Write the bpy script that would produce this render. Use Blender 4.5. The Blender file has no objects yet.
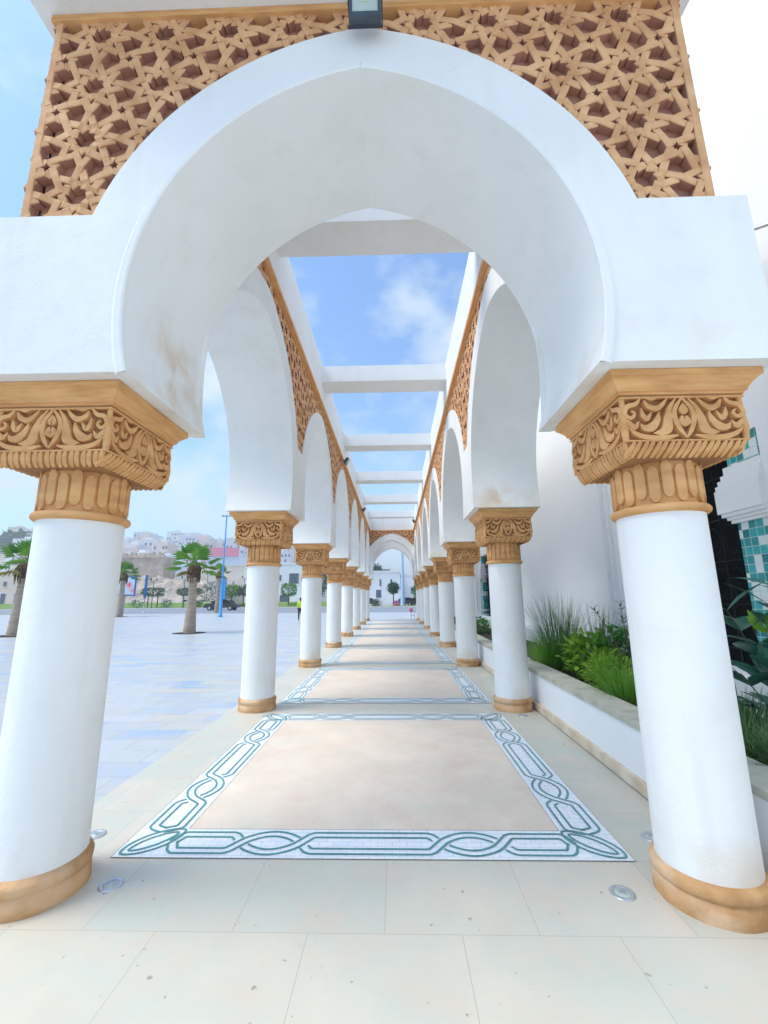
import bpy, math, random
from mathutils import Vector, Matrix, noise
R = math.radians
PI = math.pi
random.seed(7)
sc = bpy.context.scene
col = sc.collection

# ------------------------------------------------------------------ camera
cam = bpy.data.cameras.new('camera')
cam.sensor_fit = 'HORIZONTAL'; cam.sensor_width = 36.0; cam.lens = 36.0 * 423.7 / 768
cam.clip_start = 0.05; cam.clip_end = 6000
camo = bpy.data.objects.new('camera', cam); col.objects.link(camo)
rx_ = Vector((0.99961942, 0.02650208, -0.00765897)); up_ = Vector((0.01273136, -0.19689383, 0.98034215)); fw_ = Vector((-0.0244731, 0.98006656, 0.1971563))
camo.matrix_world = Matrix(((rx_.x, up_.x, -fw_.x, 0.17358), (rx_.y, up_.y, -fw_.y, 0.0), (rx_.z, up_.z, -fw_.z, 1.5), (0, 0, 0, 1)))
sc.camera = camo
sc.render.resolution_x = 768; sc.render.resolution_y = 1024

# ------------------------------------------------------------------ sky, sun, exposure
SUN_EL, SUN_AZ = R(57), R(256)          # azimuth measured clockwise from +Y
w = bpy.data.worlds.new('World'); sc.world = w; w.use_nodes = True
nt = w.node_tree; N = nt.nodes; L = nt.links; N.clear()
out = N.new('ShaderNodeOutputWorld'); bg = N.new('ShaderNodeBackground'); bg.inputs[1].default_value = 0.15
sky = N.new('ShaderNodeTexSky'); sky.sky_type = 'NISHITA'; sky.sun_disc = False
sky.sun_elevation = SUN_EL; sky.sun_rotation = SUN_AZ; sky.air_density = 1.0; sky.dust_density = 1.2; sky.ozone_density = 1.5
tc = N.new('ShaderNodeTexCoord')
mp = N.new('ShaderNodeMapping'); mp.inputs['Scale'].default_value = (1, 1, 1.6); mp.inputs['Location'].default_value = (3.3, 0.2, 1.9)
n1 = N.new('ShaderNodeTexNoise'); n1.inputs['Scale'].default_value = 2.6; n1.inputs['Detail'].default_value = 9; n1.inputs['Roughness'].default_value = 0.58
cr = N.new('ShaderNodeValToRGB'); cr.color_ramp.elements[0].position = 0.47; cr.color_ramp.elements[1].position = 0.68
cr.color_ramp.elements[0].color = (0.04, 0.04, 0.04, 1)
sx = N.new('ShaderNodeSeparateXYZ')
hz = N.new('ShaderNodeMapRange'); hz.inputs[1].default_value = 0.0; hz.inputs[2].default_value = 0.40; hz.inputs[3].default_value = 0.28; hz.inputs[4].default_value = 0.0
mx = N.new('ShaderNodeMath'); mx.operation = 'MAXIMUM'
mix = N.new('ShaderNodeMixRGB'); mix.inputs[2].default_value = (3.5, 3.9, 4.15, 1)
boost = N.new('ShaderNodeMixRGB'); boost.blend_type = 'MULTIPLY'; boost.inputs[0].default_value = 1; boost.inputs[2].default_value = (0.74, 0.98, 1.14, 1)
L.new(tc.outputs['Generated'], mp.inputs[0]); L.new(mp.outputs[0], n1.inputs['Vector']); L.new(n1.outputs[0], cr.inputs[0])
L.new(tc.outputs['Generated'], sx.inputs[0]); L.new(sx.outputs[2], hz.inputs[0])
L.new(cr.outputs[0], mx.inputs[0]); L.new(hz.outputs[0], mx.inputs[1]); L.new(mx.outputs[0], mix.inputs[0])
L.new(sky.outputs[0], boost.inputs[1]); L.new(boost.outputs[0], mix.inputs[1]); L.new(mix.outputs[0], bg.inputs[0]); L.new(bg.outputs[0], out.inputs[0])

sl = bpy.data.lights.new('sun', 'SUN'); sl.energy = 2.0; sl.angle = R(30); sl.color = (1.0, 0.95, 0.86)
so = bpy.data.objects.new('sun', sl); col.objects.link(so)
sd = Vector((math.sin(SUN_AZ) * math.cos(SUN_EL), math.cos(SUN_AZ) * math.cos(SUN_EL), math.sin(SUN_EL)))
so.rotation_euler = sd.to_track_quat('Z', 'Y').to_euler()
sc.view_settings.view_transform = 'Standard'; sc.view_settings.look = 'None'; sc.view_settings.gamma = 1
sc.view_settings.exposure = 0.84
sc.cycles.max_bounces = 10; sc.cycles.diffuse_bounces = 6
sc.cycles.volume_bounces = 0

# ------------------------------------------------------------------ helpers
def srgb(r, g, b):
    f = lambda c: (c / 255 / 12.92) if c / 255 <= 0.04045 else ((c / 255 + 0.055) / 1.055) ** 2.4
    return (f(r), f(g), f(b), 1)

class MB:
    def __init__(s): s.v = []; s.f = []; s.m = []; s.sm = []
    def add(s, vs, fs, m=0, smooth=False):
        o = len(s.v); s.v += [tuple(v) for v in vs]
        for f in fs: s.f.append(tuple(i + o for i in f)); s.m.append(m); s.sm.append(smooth)
    def box(s, x0, x1, y0, y1, z0, z1, m=0):
        s.add([(x0, y0, z0), (x1, y0, z0), (x1, y1, z0), (x0, y1, z0), (x0, y0, z1), (x1, y0, z1), (x1, y1, z1), (x0, y1, z1)],
              [(0, 3, 2, 1), (4, 5, 6, 7), (0, 1, 5, 4), (1, 2, 6, 5), (2, 3, 7, 6), (3, 0, 4, 7)], m)
    def lathe(s, prof, n=48, c=(0, 0, 0), m=0, smooth=True, cap=True):
        vs = []; fs = []
        for r, z in prof:
            for i in range(n):
                a = 2 * PI * i / n; vs.append((c[0] + r * math.cos(a), c[1] + r * math.sin(a), c[2] + z))
        k = len(prof)
        for j in range(k - 1):
            for i in range(n):
                i2 = (i + 1) % n; fs.append((j * n + i, j * n + i2, (j + 1) * n + i2, (j + 1) * n + i))
        s.add(vs, fs, m, smooth)
        if cap:
            s.add(vs[:n], [tuple(range(n - 1, -1, -1))], m); s.add(vs[-n:], [tuple(range(n))], m)
    def tube(s, pts, rad, n=8, m=0, smooth=True):
        pts = [Vector(p) for p in pts]; k = len(pts)
        rad = rad if isinstance(rad, (list, tuple)) else [rad] * k
        vs = []; fs = []
        ref = Vector((0, 0, 1))
        for i, p in enumerate(pts):
            d = (pts[min(i + 1, k - 1)] - pts[max(i - 1, 0)]).normalized()
            rr = ref if abs(d.dot(ref)) < 0.95 else Vector((1, 0, 0))
            a = d.cross(rr).normalized(); b = d.cross(a)
            for j in range(n):
                t = 2 * PI * j / n; vs.append(p + (a * math.cos(t) + b * math.sin(t)) * rad[i])
        for i in range(k - 1):
            for j in range(n):
                j2 = (j + 1) % n; fs.append((i * n + j, i * n + j2, (i + 1) * n + j2, (i + 1) * n + j))
        fs.append(tuple(range(n))); fs.append(tuple(range((k - 1) * n + n - 1, (k - 1) * n - 1, -1)))
        s.add(vs, fs, m, smooth)
    def ell(s, c, r, n=12, k=8, m=0, rot=None):
        vs = []; fs = []
        for j in range(k + 1):
            t = PI * j / k
            for i in range(n):
                a = 2 * PI * i / n
                v = Vector((r[0] * math.sin(t) * math.cos(a), r[1] * math.sin(t) * math.sin(a), r[2] * math.cos(t)))
                if rot: v = rot @ v
                vs.append(Vector(c) + v)
        for j in range(k):
            for i in range(n):
                i2 = (i + 1) % n; fs.append((j * n + i, (j + 1) * n + i, (j + 1) * n + i2, j * n + i2))
        s.add(vs, fs, m, True)
    def build(s, name, mats, parent=None, **kw):
        me = bpy.data.meshes.new(name); me.from_pydata(s.v, [], s.f)
        if not isinstance(mats, (list, tuple)): mats = [mats]
        for m in mats: me.materials.append(m)
        me.polygons.foreach_set('material_index', s.m); me.polygons.foreach_set('use_smooth', s.sm); me.update()
        o = bpy.data.objects.new(name, me); col.objects.link(o)
        if parent: o.parent = parent
        for k_, v_ in kw.items(): o[k_] = v_
        return o

def thing(name, label, cat, loc=(0, 0, 0), rz=0, group=None):
    o = bpy.data.objects.new(name, None); o.empty_display_size = 0.2; col.objects.link(o)
    o.location = loc; o.rotation_euler = (0, 0, rz); o['label'] = label; o['category'] = cat
    if group: o['group'] = group
    return o
def tag(o, label, cat, group=None):
    o['label'] = label; o['category'] = cat
    if group: o['group'] = group
    return o
KIDS = {}
def copy_tree(o, parent=None):
    c = o.copy(); col.objects.link(c)
    if parent is not None: c.parent = parent
    for ch in [x for x in bpy.data.objects if x.parent == o]: copy_tree(ch, c)
    return c
def unlabel(o):
    for k_ in ('label',):
        if k_ in o: del o[k_]

def mat(name, c1, c2=None, scale=4.0, rough=0.7, bump=0.0, bscale=60.0, detail=5.0, spec=0.3, metallic=0.0, c3=None, c3s=1.0, c3lo=0.55, c3hi=0.75, c3amt=0.5, stretch=None, transl=0.0):
    m = bpy.data.materials.new(name); m.use_nodes = True
    nt = m.node_tree; N = nt.nodes; L = nt.links
    b = N['Principled BSDF']; b.inputs['Roughness'].default_value = rough; b.inputs['Specular IOR Level'].default_value = spec; b.inputs['Metallic'].default_value = metallic
    tc = N.new('ShaderNodeTexCoord'); vec = tc.outputs['Object']
    if stretch:
        mp = N.new('ShaderNodeMapping'); mp.inputs['Scale'].default_value = stretch; L.new(vec, mp.inputs[0]); vec = mp.outputs[0]
    if c2 is None: b.inputs['Base Color'].default_value = c1; last = None
    else:
        n = N.new('ShaderNodeTexNoise'); n.inputs['Scale'].default_value = scale; n.inputs['Detail'].default_value = detail; L.new(vec, n.inputs['Vector'])
        r = N.new('ShaderNodeValToRGB'); r.color_ramp.elements[0].position = 0.33; r.color_ramp.elements[1].position = 0.67
        r.color_ramp.elements[0].color = c1; r.color_ramp.elements[1].color = c2; L.new(n.outputs[0], r.inputs[0]); last = r.outputs[0]
        if c3 is not None:
            n3 = N.new('ShaderNodeTexNoise'); n3.inputs['Scale'].default_value = c3s; n3.inputs['Detail'].default_value = 6; L.new(vec, n3.inputs['Vector'])
            mr = N.new('ShaderNodeMapRange'); mr.inputs[1].default_value = c3lo; mr.inputs[2].default_value = c3hi; mr.inputs[4].default_value = c3amt; L.new(n3.outputs[0], mr.inputs[0])
            mxx = N.new('ShaderNodeMixRGB'); L.new(mr.outputs[0], mxx.inputs[0]); L.new(last, mxx.inputs[1]); mxx.inputs[2].default_value = c3; last = mxx.outputs[0]
        L.new(last, b.inputs['Base Color'])
    if bump:
        nb = N.new('ShaderNodeTexNoise'); nb.inputs['Scale'].default_value = bscale; nb.inputs['Detail'].default_value = 6; L.new(tc.outputs['Object'], nb.inputs['Vector'])
        bp = N.new('ShaderNodeBump'); bp.inputs['Strength'].default_value = bump; bp.inputs['Distance'].default_value = 0.01; L.new(nb.outputs[0], bp.inputs['Height']); L.new(bp.outputs[0], b.inputs['Normal'])
    if transl:
        t = N.new('ShaderNodeBsdfTranslucent'); ms = N.new('ShaderNodeMixShader'); ms.inputs[0].default_value = transl
        if last is not None: L.new(last, t.inputs[0])
        else: t.inputs[0].default_value = c1
        L.new(b.outputs[0], ms.inputs[1]); L.new(t.outputs[0], ms.inputs[2]); L.new(ms.outputs[0], N['Material Output'].inputs[0])
    return m

def brick_mat(name, cols, bw, bh, mortar, msize, offset=0.5, loc=(0, 0, 0), rough=0.5, stain=None, bump=0.15, rotz=0, swap=None, nsc=1.3, warm=None, chips=0.6):
    """random colour per slab picked from cols, thin joints, soft cloudy variation"""
    m = bpy.data.materials.new(name); m.use_nodes = True
    nt = m.node_tree; N = nt.nodes; L = nt.links
    b = N['Principled BSDF']; b.inputs['Roughness'].default_value = rough; b.inputs['Specular IOR Level'].default_value = 0.35
    tc = N.new('ShaderNodeTexCoord'); mp = N.new('ShaderNodeMapping'); mp.inputs['Location'].default_value = loc
    if swap == 'yz': mp.inputs['Rotation'].default_value = (R(0), R(90), R(0))
    L.new(tc.outputs['Object'], mp.inputs[0]); vec = mp.outputs[0]
    if swap == 'yz':
        s = N.new('ShaderNodeSeparateXYZ'); c = N.new('ShaderNodeCombineXYZ'); L.new(tc.outputs['Object'], s.inputs[0])
        L.new(s.outputs[1], c.inputs[0]); L.new(s.outputs[2], c.inputs[1]); vec = c.outputs[0]
    br = N.new('ShaderNodeTexBrick'); br.offset = offset; br.offset_frequency = 2
    br.inputs['Color1'].default_value = (0, 0, 0, 1); br.inputs['Color2'].default_value = (1, 1, 1, 1); br.inputs['Mortar'].default_value = (0.5, 0.5, 0.5, 1)
    br.inputs['Scale'].default_value = 1.0; br.inputs['Mortar Size'].default_value = msize; br.inputs['Mortar Smooth'].default_value = 0.1
    br.inputs['Brick Width'].default_value = bw; br.inputs['Row Height'].default_value = bh
    L.new(vec, br.inputs['Vector'])
    r = N.new('ShaderNodeValToRGB'); r.color_ramp.interpolation = 'CONSTANT'
    el = r.color_ramp.elements; tot = sum(c[1] for c in cols); acc = 0
    for i, (c, wt) in enumerate(cols):
        if i < 2: e = el[i]; e.position = acc / tot
        else: e = el.new(acc / tot)
        e.color = c; acc += wt
    L.new(br.outputs['Color'], r.inputs[0])
    n = N.new('ShaderNodeTexNoise'); n.inputs['Scale'].default_value = nsc; n.inputs['Detail'].default_value = 8; n.inputs['Roughness'].default_value = 0.62; L.new(tc.outputs['Object'], n.inputs['Vector'])
    mr = N.new('ShaderNodeMapRange'); mr.inputs[1].default_value = 0.35; mr.inputs[2].default_value = 0.7; mr.inputs[3].default_value = 0.0; mr.inputs[4].default_value = 0.95; L.new(n.outputs[0], mr.inputs[0])
    mm = N.new('ShaderNodeMixRGB'); L.new(mr.outputs[0], mm.inputs[0]); L.new(r.outputs[0], mm.inputs[1]); mm.inputs[2].default_value = stain or cols[0][0]
    # small specks
    n2 = N.new('ShaderNodeTexNoise'); n2.inputs['Scale'].default_value = 9; n2.inputs['Detail'].default_value = 9; n2.inputs['Roughness'].default_value = 0.75; L.new(tc.outputs['Object'], n2.inputs['Vector'])
    m2 = N.new('ShaderNodeMapRange'); m2.inputs[1].default_value = 0.60; m2.inputs[2].default_value = 0.80; m2.inputs[4].default_value = 0.55; L.new(n2.outputs[0], m2.inputs[0])
    m3 = N.new('ShaderNodeMixRGB'); L.new(m2.outputs[0], m3.inputs[0]); L.new(mm.outputs[0], m3.inputs[1]); m3.inputs[2].default_value = tuple(c * 0.66 for c in cols[0][0][:3]) + (1,)
    n4 = N.new('ShaderNodeTexNoise'); n4.inputs['Scale'].default_value = 2.9; n4.inputs['Detail'].default_value = 10; n4.inputs['Roughness'].default_value = 0.68; L.new(tc.outputs['Object'], n4.inputs['Vector'])
    q4 = N.new('ShaderNodeMapRange'); q4.inputs[1].default_value = 0.47; q4.inputs[2].default_value = 0.66; q4.inputs[4].default_value = 0.7; L.new(n4.outputs[0], q4.inputs[0])
    m4 = N.new('ShaderNodeMixRGB'); L.new(q4.outputs[0], m4.inputs[0]); L.new(m3.outputs[0], m4.inputs[1]); m4.inputs[2].default_value = warm or tuple(c * 0.9 for c in cols[-1][0][:3]) + (1,)
    n5 = N.new('ShaderNodeTexNoise'); n5.inputs['Scale'].default_value = 21; n5.inputs['Detail'].default_value = 3; L.new(tc.outputs['Object'], n5.inputs['Vector'])
    q5 = N.new('ShaderNodeMapRange'); q5.inputs[1].default_value = 0.705; q5.inputs[2].default_value = 0.74; q5.inputs[4].default_value = chips; L.new(n5.outputs[0], q5.inputs[0])
    m5 = N.new('ShaderNodeMixRGB'); L.new(q5.outputs[0], m5.inputs[0]); L.new(m4.outputs[0], m5.inputs[1]); m5.inputs[2].default_value = (0.20, 0.15, 0.11, 1); m3 = m5
    mj = N.new('ShaderNodeMixRGB'); L.new(br.outputs['Fac'], mj.inputs[0]); L.new(m3.outputs[0], mj.inputs[1]); mj.inputs[2].default_value = mortar
    L.new(mj.outputs[0], b.inputs['Base Color'])
    rr = N.new('ShaderNodeMapRange'); rr.inputs[1].default_value = 0.3; rr.inputs[2].default_value = 0.7; rr.inputs[3].default_value = rough - 0.12; rr.inputs[4].default_value = rough + 0.15
    L.new(n.outputs[0], rr.inputs[0]); L.new(rr.outputs[0], b.inputs['Roughness'])
    if bump:
        bp = N.new('ShaderNodeBump'); bp.inputs['Strength'].default_value = bump; bp.inputs['Distance'].default_value = 0.004
        ad = N.new('ShaderNodeMath'); ad.operation = 'SUBTRACT'; L.new(n2.outputs[0], ad.inputs[0]); L.new(br.outputs['Fac'], ad.inputs[1]); L.new(ad.outputs[0], bp.inputs['Height']); L.new(bp.outputs[0], b.inputs['Normal'])
    return m

# materials
M = {}
M['stucco'] = mat('white_stucco', (0.80, 0.80, 0.785, 1), (0.84, 0.845, 0.84, 1), 1.2, 0.75, 0.25, 22, c3=(0.66, 0.62, 0.50, 1), c3s=0.7, c3lo=0.56, c3hi=0.82, c3amt=0.35)
M['shaft'] = mat('white_painted_shaft', (0.80, 0.80, 0.785, 1), (0.845, 0.85, 0.845, 1), 1.6, 0.6, 0.22, 16, c3=(0.70, 0.70, 0.60, 1), c3s=1.1, c3lo=0.55, c3hi=0.85, c3amt=0.3, stretch=(1, 1, 0.35))
SAND1, SAND2 = (0.58, 0.285, 0.105, 1), (0.78, 0.435, 0.185, 1)
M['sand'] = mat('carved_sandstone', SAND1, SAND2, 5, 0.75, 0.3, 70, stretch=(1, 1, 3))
M['sand_shaded'] = mat('carved_sandstone_shaded_ground', (0.30, 0.14, 0.06, 1), (0.38, 0.19, 0.08, 1), 9, 0.85, 0.3, 70)  # sandstone behind the carving, groove shade painted in as a darker colour
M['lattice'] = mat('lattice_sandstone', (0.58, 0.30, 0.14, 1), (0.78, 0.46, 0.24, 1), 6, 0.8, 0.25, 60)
M['lattice_shaded'] = mat('lattice_shaded_stone', (0.36, 0.175, 0.12, 1), (0.46, 0.23, 0.16, 1), 4, 0.9)  # brown inner stone, with the shade of the holes put into its colour
M['band'] = mat('wood_brown_cornice', (0.60, 0.295, 0.11, 1), (0.80, 0.445, 0.185, 1), 4, 0.7, 0.25, 50, stretch=(1, 1, 9))
M['base'] = mat('worn_base_stone', (0.42, 0.22, 0.09, 1), (0.66, 0.38, 0.18, 1), 6, 0.8, 0.7, 30, c3=(0.72, 0.55, 0.40, 1), c3s=4, c3lo=0.5, c3hi=0.7, c3amt=0.6)
M['metal'] = mat('steel_ring', (0.45, 0.47, 0.49, 1), (0.55, 0.57, 0.6, 1), 20, 0.35, spec=0.5, metallic=0.7)
M['darkmetal'] = mat('dark_metal', (0.03, 0.045, 0.07, 1), (0.05, 0.07, 0.10, 1), 12, 0.4, spec=0.5)
M['glass'] = mat('lamp_glass', (0.35, 0.45, 0.42, 1), (0.45, 0.52, 0.46, 1), 8, 0.08, spec=0.7)
M['led'] = mat('led_panel', (0.55, 0.62, 0.20, 1), (0.40, 0.60, 0.50, 1), 14, 0.3)

def plaster(name, stain=0.0, z0=2.7, z1=3.1, streak=0.12, pts=()):
    m = bpy.data.materials.new(name); m.use_nodes = True; nt = m.node_tree; N = nt.nodes; L = nt.links; b = N['Principled BSDF']
    b.inputs['Roughness'].default_value = 0.72; b.inputs['Specular IOR Level'].default_value = 0.25
    tc = N.new('ShaderNodeTexCoord'); geo = N.new('ShaderNodeNewGeometry')
    def noise_(scale, detail=6, st=None, rough=0.55):
        n = N.new('ShaderNodeTexNoise'); n.inputs['Scale'].default_value = scale; n.inputs['Detail'].default_value = detail; n.inputs['Roughness'].default_value = rough
        if st:
            mp = N.new('ShaderNodeMapping'); mp.inputs['Scale'].default_value = st; L.new(geo.outputs['Position'], mp.inputs[0]); L.new(mp.outputs[0], n.inputs['Vector'])
        else: L.new(geo.outputs['Position'], n.inputs['Vector'])
        return n.outputs[0]
    def ramp(v, lo, hi, a=0.0, c=1.0):
        r = N.new('ShaderNodeMapRange'); r.inputs[1].default_value = lo; r.inputs[2].default_value = hi; r.inputs[3].default_value = a; r.inputs[4].default_value = c; L.new(v, r.inputs[0]); return r.outputs[0]
    def mixc(f, a, c2):
        x = N.new('ShaderNodeMixRGB'); L.new(f, x.inputs[0])
        if isinstance(a, tuple): x.inputs[1].default_value = a
        else: L.new(a, x.inputs[1])
        x.inputs[2].default_value = c2; return x.outputs[0]
    col_ = mixc(ramp(noise_(0.9, 5), 0.35, 0.65), (0.845, 0.845, 0.835, 1), (0.79, 0.80, 0.785, 1))
    col_ = mixc(ramp(noise_(2.7, 8), 0.52, 0.75, 0, 0.5), col_, (0.74, 0.74, 0.67, 1))
    col_ = mixc(ramp(noise_(1.0, 7, (7, 7, 0.5)), 0.55, 0.8, 0, streak * 3), col_, (0.70, 0.70, 0.66, 1))
    col_ = mixc(ramp(noise_(24, 4, None, 0.7), 0.68, 0.78, 0, 0.45), col_, (0.58, 0.56, 0.50, 1))
    # hairline cracks, here and there
    v = N.new('ShaderNodeTexVoronoi'); v.feature = 'DISTANCE_TO_EDGE'; v.inputs['Scale'].default_value = 1.15
    wn = N.new('ShaderNodeMixRGB'); wn.blend_type = 'ADD'; wn.inputs[0].default_value = 0.35; L.new(geo.outputs['Position'], wn.inputs[1])
    wt = N.new('ShaderNodeTexNoise'); wt.inputs['Scale'].default_value = 3.5; wt.inputs['Detail'].default_value = 6; L.new(geo.outputs['Position'], wt.inputs['Vector']); L.new(wt.outputs['Color'], wn.inputs[2]); L.new(wn.outputs[0], v.inputs['Vector'])
    cm = N.new('ShaderNodeMath'); cm.operation = 'MULTIPLY'; L.new(ramp(v.outputs['Distance'], 0.0, 0.006, 1, 0), cm.inputs[0]); L.new(ramp(noise_(0.8, 3), 0.55, 0.62, 0, 0.16), cm.inputs[1])
    col_ = mixc(cm.outputs[0], col_, (0.45, 0.44, 0.42, 1))
    if stain:
        sx = N.new('ShaderNodeSeparateXYZ'); L.new(geo.outputs['Position'], sx.inputs[0])
        zm = ramp(sx.outputs[2], z0, z1, 1, 0); a = N.new('ShaderNodeMath'); a.operation = 'MULTIPLY'; L.new(zm, a.inputs[0]); L.new(ramp(noise_(2.3, 7), 0.50, 0.66, 0, stain), a.inputs[1])
        col_ = mixc(a.outputs[0], col_, (0.66, 0.46, 0.28, 1))
    for (p, r, amt) in pts:
        vd = N.new('ShaderNodeVectorMath'); vd.operation = 'DISTANCE'; L.new(geo.outputs['Position'], vd.inputs[0]); vd.inputs[1].default_value = p
        a = N.new('ShaderNodeMath'); a.operation = 'MULTIPLY'; L.new(ramp(vd.outputs['Value'], r * 0.25, r, 1, 0), a.inputs[0]); L.new(ramp(noise_(4.0, 8), 0.42, 0.60, 0, amt), a.inputs[1])
        col_ = mixc(a.outputs[0], col_, (0.62, 0.38, 0.20, 1))
    L.new(col_, b.inputs['Base Color'])
    bp = N.new('ShaderNodeBump'); bp.inputs['Strength'].default_value = 0.42; bp.inputs['Distance'].default_value = 0.014
    ad = N.new('ShaderNodeMath'); ad.operation = 'ADD'; L.new(noise_(6, 6), ad.inputs[0]); L.new(ramp(noise_(60, 4), 0, 1, 0, 0.35), ad.inputs[1]); L.new(ad.outputs[0], bp.inputs['Height']); L.new(bp.outputs[0], b.inputs['Normal'])
    return m
M['stucco'] = plaster('white_stucco_a', 0.45, 2.7, 3.0, pts=(((-1.30, 2.62, 3.0), 0.45, 0.5), ((1.62, 5.74, 2.82), 0.30, 0.6)))
M['shaft'] = plaster('white_painted_shaft_a', 0.6, 0.12, 0.50, 0.25)
# ------------------------------------------------------------------ dimensions (metres)
D, S, W = 2.53219, 3.68597, 1.75548
NR = 8
B = 0.48219
XI, XO = W - B, 2.19            # inner and outer face of the arcade walls
YF, YB = D - B, D + B           # front and back face of the first portal wall
ZB, ZP = 2.70, 3.715            # underside and top of the impost piers
ZL = 5.25                      # top of the lattice
ZC = 3.15                       # centre height of the arch circles
RI, RE = 1.62, 1.95

# ------------------------------------------------------------------ lattice pattern: octagon stars on a square grid
CELL = 0.42
def lattice_bars(s0, s1, z0, z1, org, keep):
    """list of bars: (p, q, levelp, levelq) straight strap pieces in (s,z)"""
    A = CELL / 2; bars = []
    i0 = int(math.floor((s0 - org[0]) / CELL)) - 1; i1 = int(math.ceil((s1 - org[0]) / CELL)) + 1
    j0 = int(math.floor((z0 - org[1]) / CELL)) - 1; j1 = int(math.ceil((z1 - org[1]) / CELL)) + 1
    mid = [Vector((A * math.cos(k * PI / 4), A * math.sin(k * PI / 4))) for k in range(8)]
    ch = [(mid[k], mid[(k + 3) % 8]) for k in range(8)]
    # crossing parameters along chord 0
    def cross(c, d):
        p, r = c[0], c[1] - c[0]; q, s = d[0], d[1] - d[0]
        den = r.x * s.y - r.y * s.x
        if abs(den) < 1e-9: return None
        t = ((q.x - p.x) * s.y - (q.y - p.y) * s.x) / den; u = ((q.x - p.x) * r.y - (q.y - p.y) * r.x) / den
        return t if 0.01 < t < 0.99 and 0.01 < u < 0.99 else None
    ts = sorted(t for t in (cross(ch[0], d) for d in ch[1:]) if t is not None)
    stations = [0.0] + ts + [1.0]
    merged = [stations[0]]
    for t in stations[1:]:
        if t - merged[-1] > 0.02: merged.append(t)
    h = A * math.tan(PI / 8)
    mt = h / (math.sin(R(22.5)) + math.cos(R(22.5)))
    for i in range(i0, i1 + 1):
        for j in range(j0, j1 + 1):
            o = Vector((org[0] + i * CELL, org[1] + j * CELL))
            for a, b in ch:
                for q in range(len(merged) - 1):
                    lp = 1 if q % 2 == 0 else 0
                    p_, q_ = o + a.lerp(b, merged[q]), o + a.lerp(b, merged[q + 1])
                    bars.append((p_, q_, lp, 1 - lp))
            # square gap centre
            g = o + Vector((A, A))
            for k in range(4):
                ang = PI / 4 + k * PI / 2
                nrm = Vector((math.cos(ang), math.sin(ang))); tg = Vector((-nrm.y, nrm.x))
                m0 = g + nrm * h
                for sgn in (1, -1):
                    e = m0 + (-nrm * math.cos(R(22.5)) + tg * sgn * math.sin(R(22.5))) * mt
                    bars.append((m0, e, 1 if sgn > 0 else 0, 1))
    return [b for b in bars if keep(b[0]) or keep(b[1])]

def bar_mesh(mb, bars, place, box, w=0.0235, depth=0.058, seed=1):
    """place(s, z, d) -> xyz ; d = depth from the panel's face into the wall; box = limits in (s, z)"""
    rnd = random.Random(seed); s0, s1, z0, z1 = box
    for p, q, lp, lq in bars:
        d = q - p; Ln = d.length
        if Ln < 1e-4: continue
        d /= Ln
        t0 = 0.0 if lp else 0.0235; t1 = Ln if lq else Ln - 0.0235
        for a, lo_, hi_, dd in ((p.x, s0, s1, d.x), (p.y, z0, z1, d.y)):
            if abs(dd) < 1e-6:
                if not lo_ <= a <= hi_: t1 = -1
                continue
            ta, tb = sorted(((lo_ - a) / dd, (hi_ - a) / dd)); t0 = max(t0, ta); t1 = min(t1, tb)
        if t1 - t0 < 0.006: continue
        a_, b_ = p + d * t0, p + d * t1; n = Vector((-d.y, d.x)); ww = w * rnd.uniform(0.92, 1.08); jt = rnd.uniform(0, 0.0025)
        la = 0.001 if lp else 0.011; lb = 0.001 if lq else 0.011
        vs = []
        for c, dd in ((a_, la), (b_, lb)):
            for off, de in ((-ww, dd + 0.005), (-ww * 0.84, dd), (ww * 0.84, dd), (ww, dd + 0.005), (ww * 0.97, depth + jt), (-ww * 0.97, depth + jt)):
                s_, z_ = c + n * off; vs.append(place(s_, z_, de + jt))
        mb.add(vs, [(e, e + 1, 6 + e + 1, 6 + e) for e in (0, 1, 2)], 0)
        mb.add(vs, [(3, 4, 10, 9), (5, 0, 6, 11), (5, 4, 3, 2, 1, 0), (6, 7, 8, 9, 10, 11)], 1)  # strap sides and ends get the colour with recess shade painted in

def in_arch(s, z, c, r):
    return z > ZC and (s - c) ** 2 + (z - ZC) ** 2 < r * r and (s + c) ** 2 + (z - ZC) ** 2 < r * r

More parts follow.
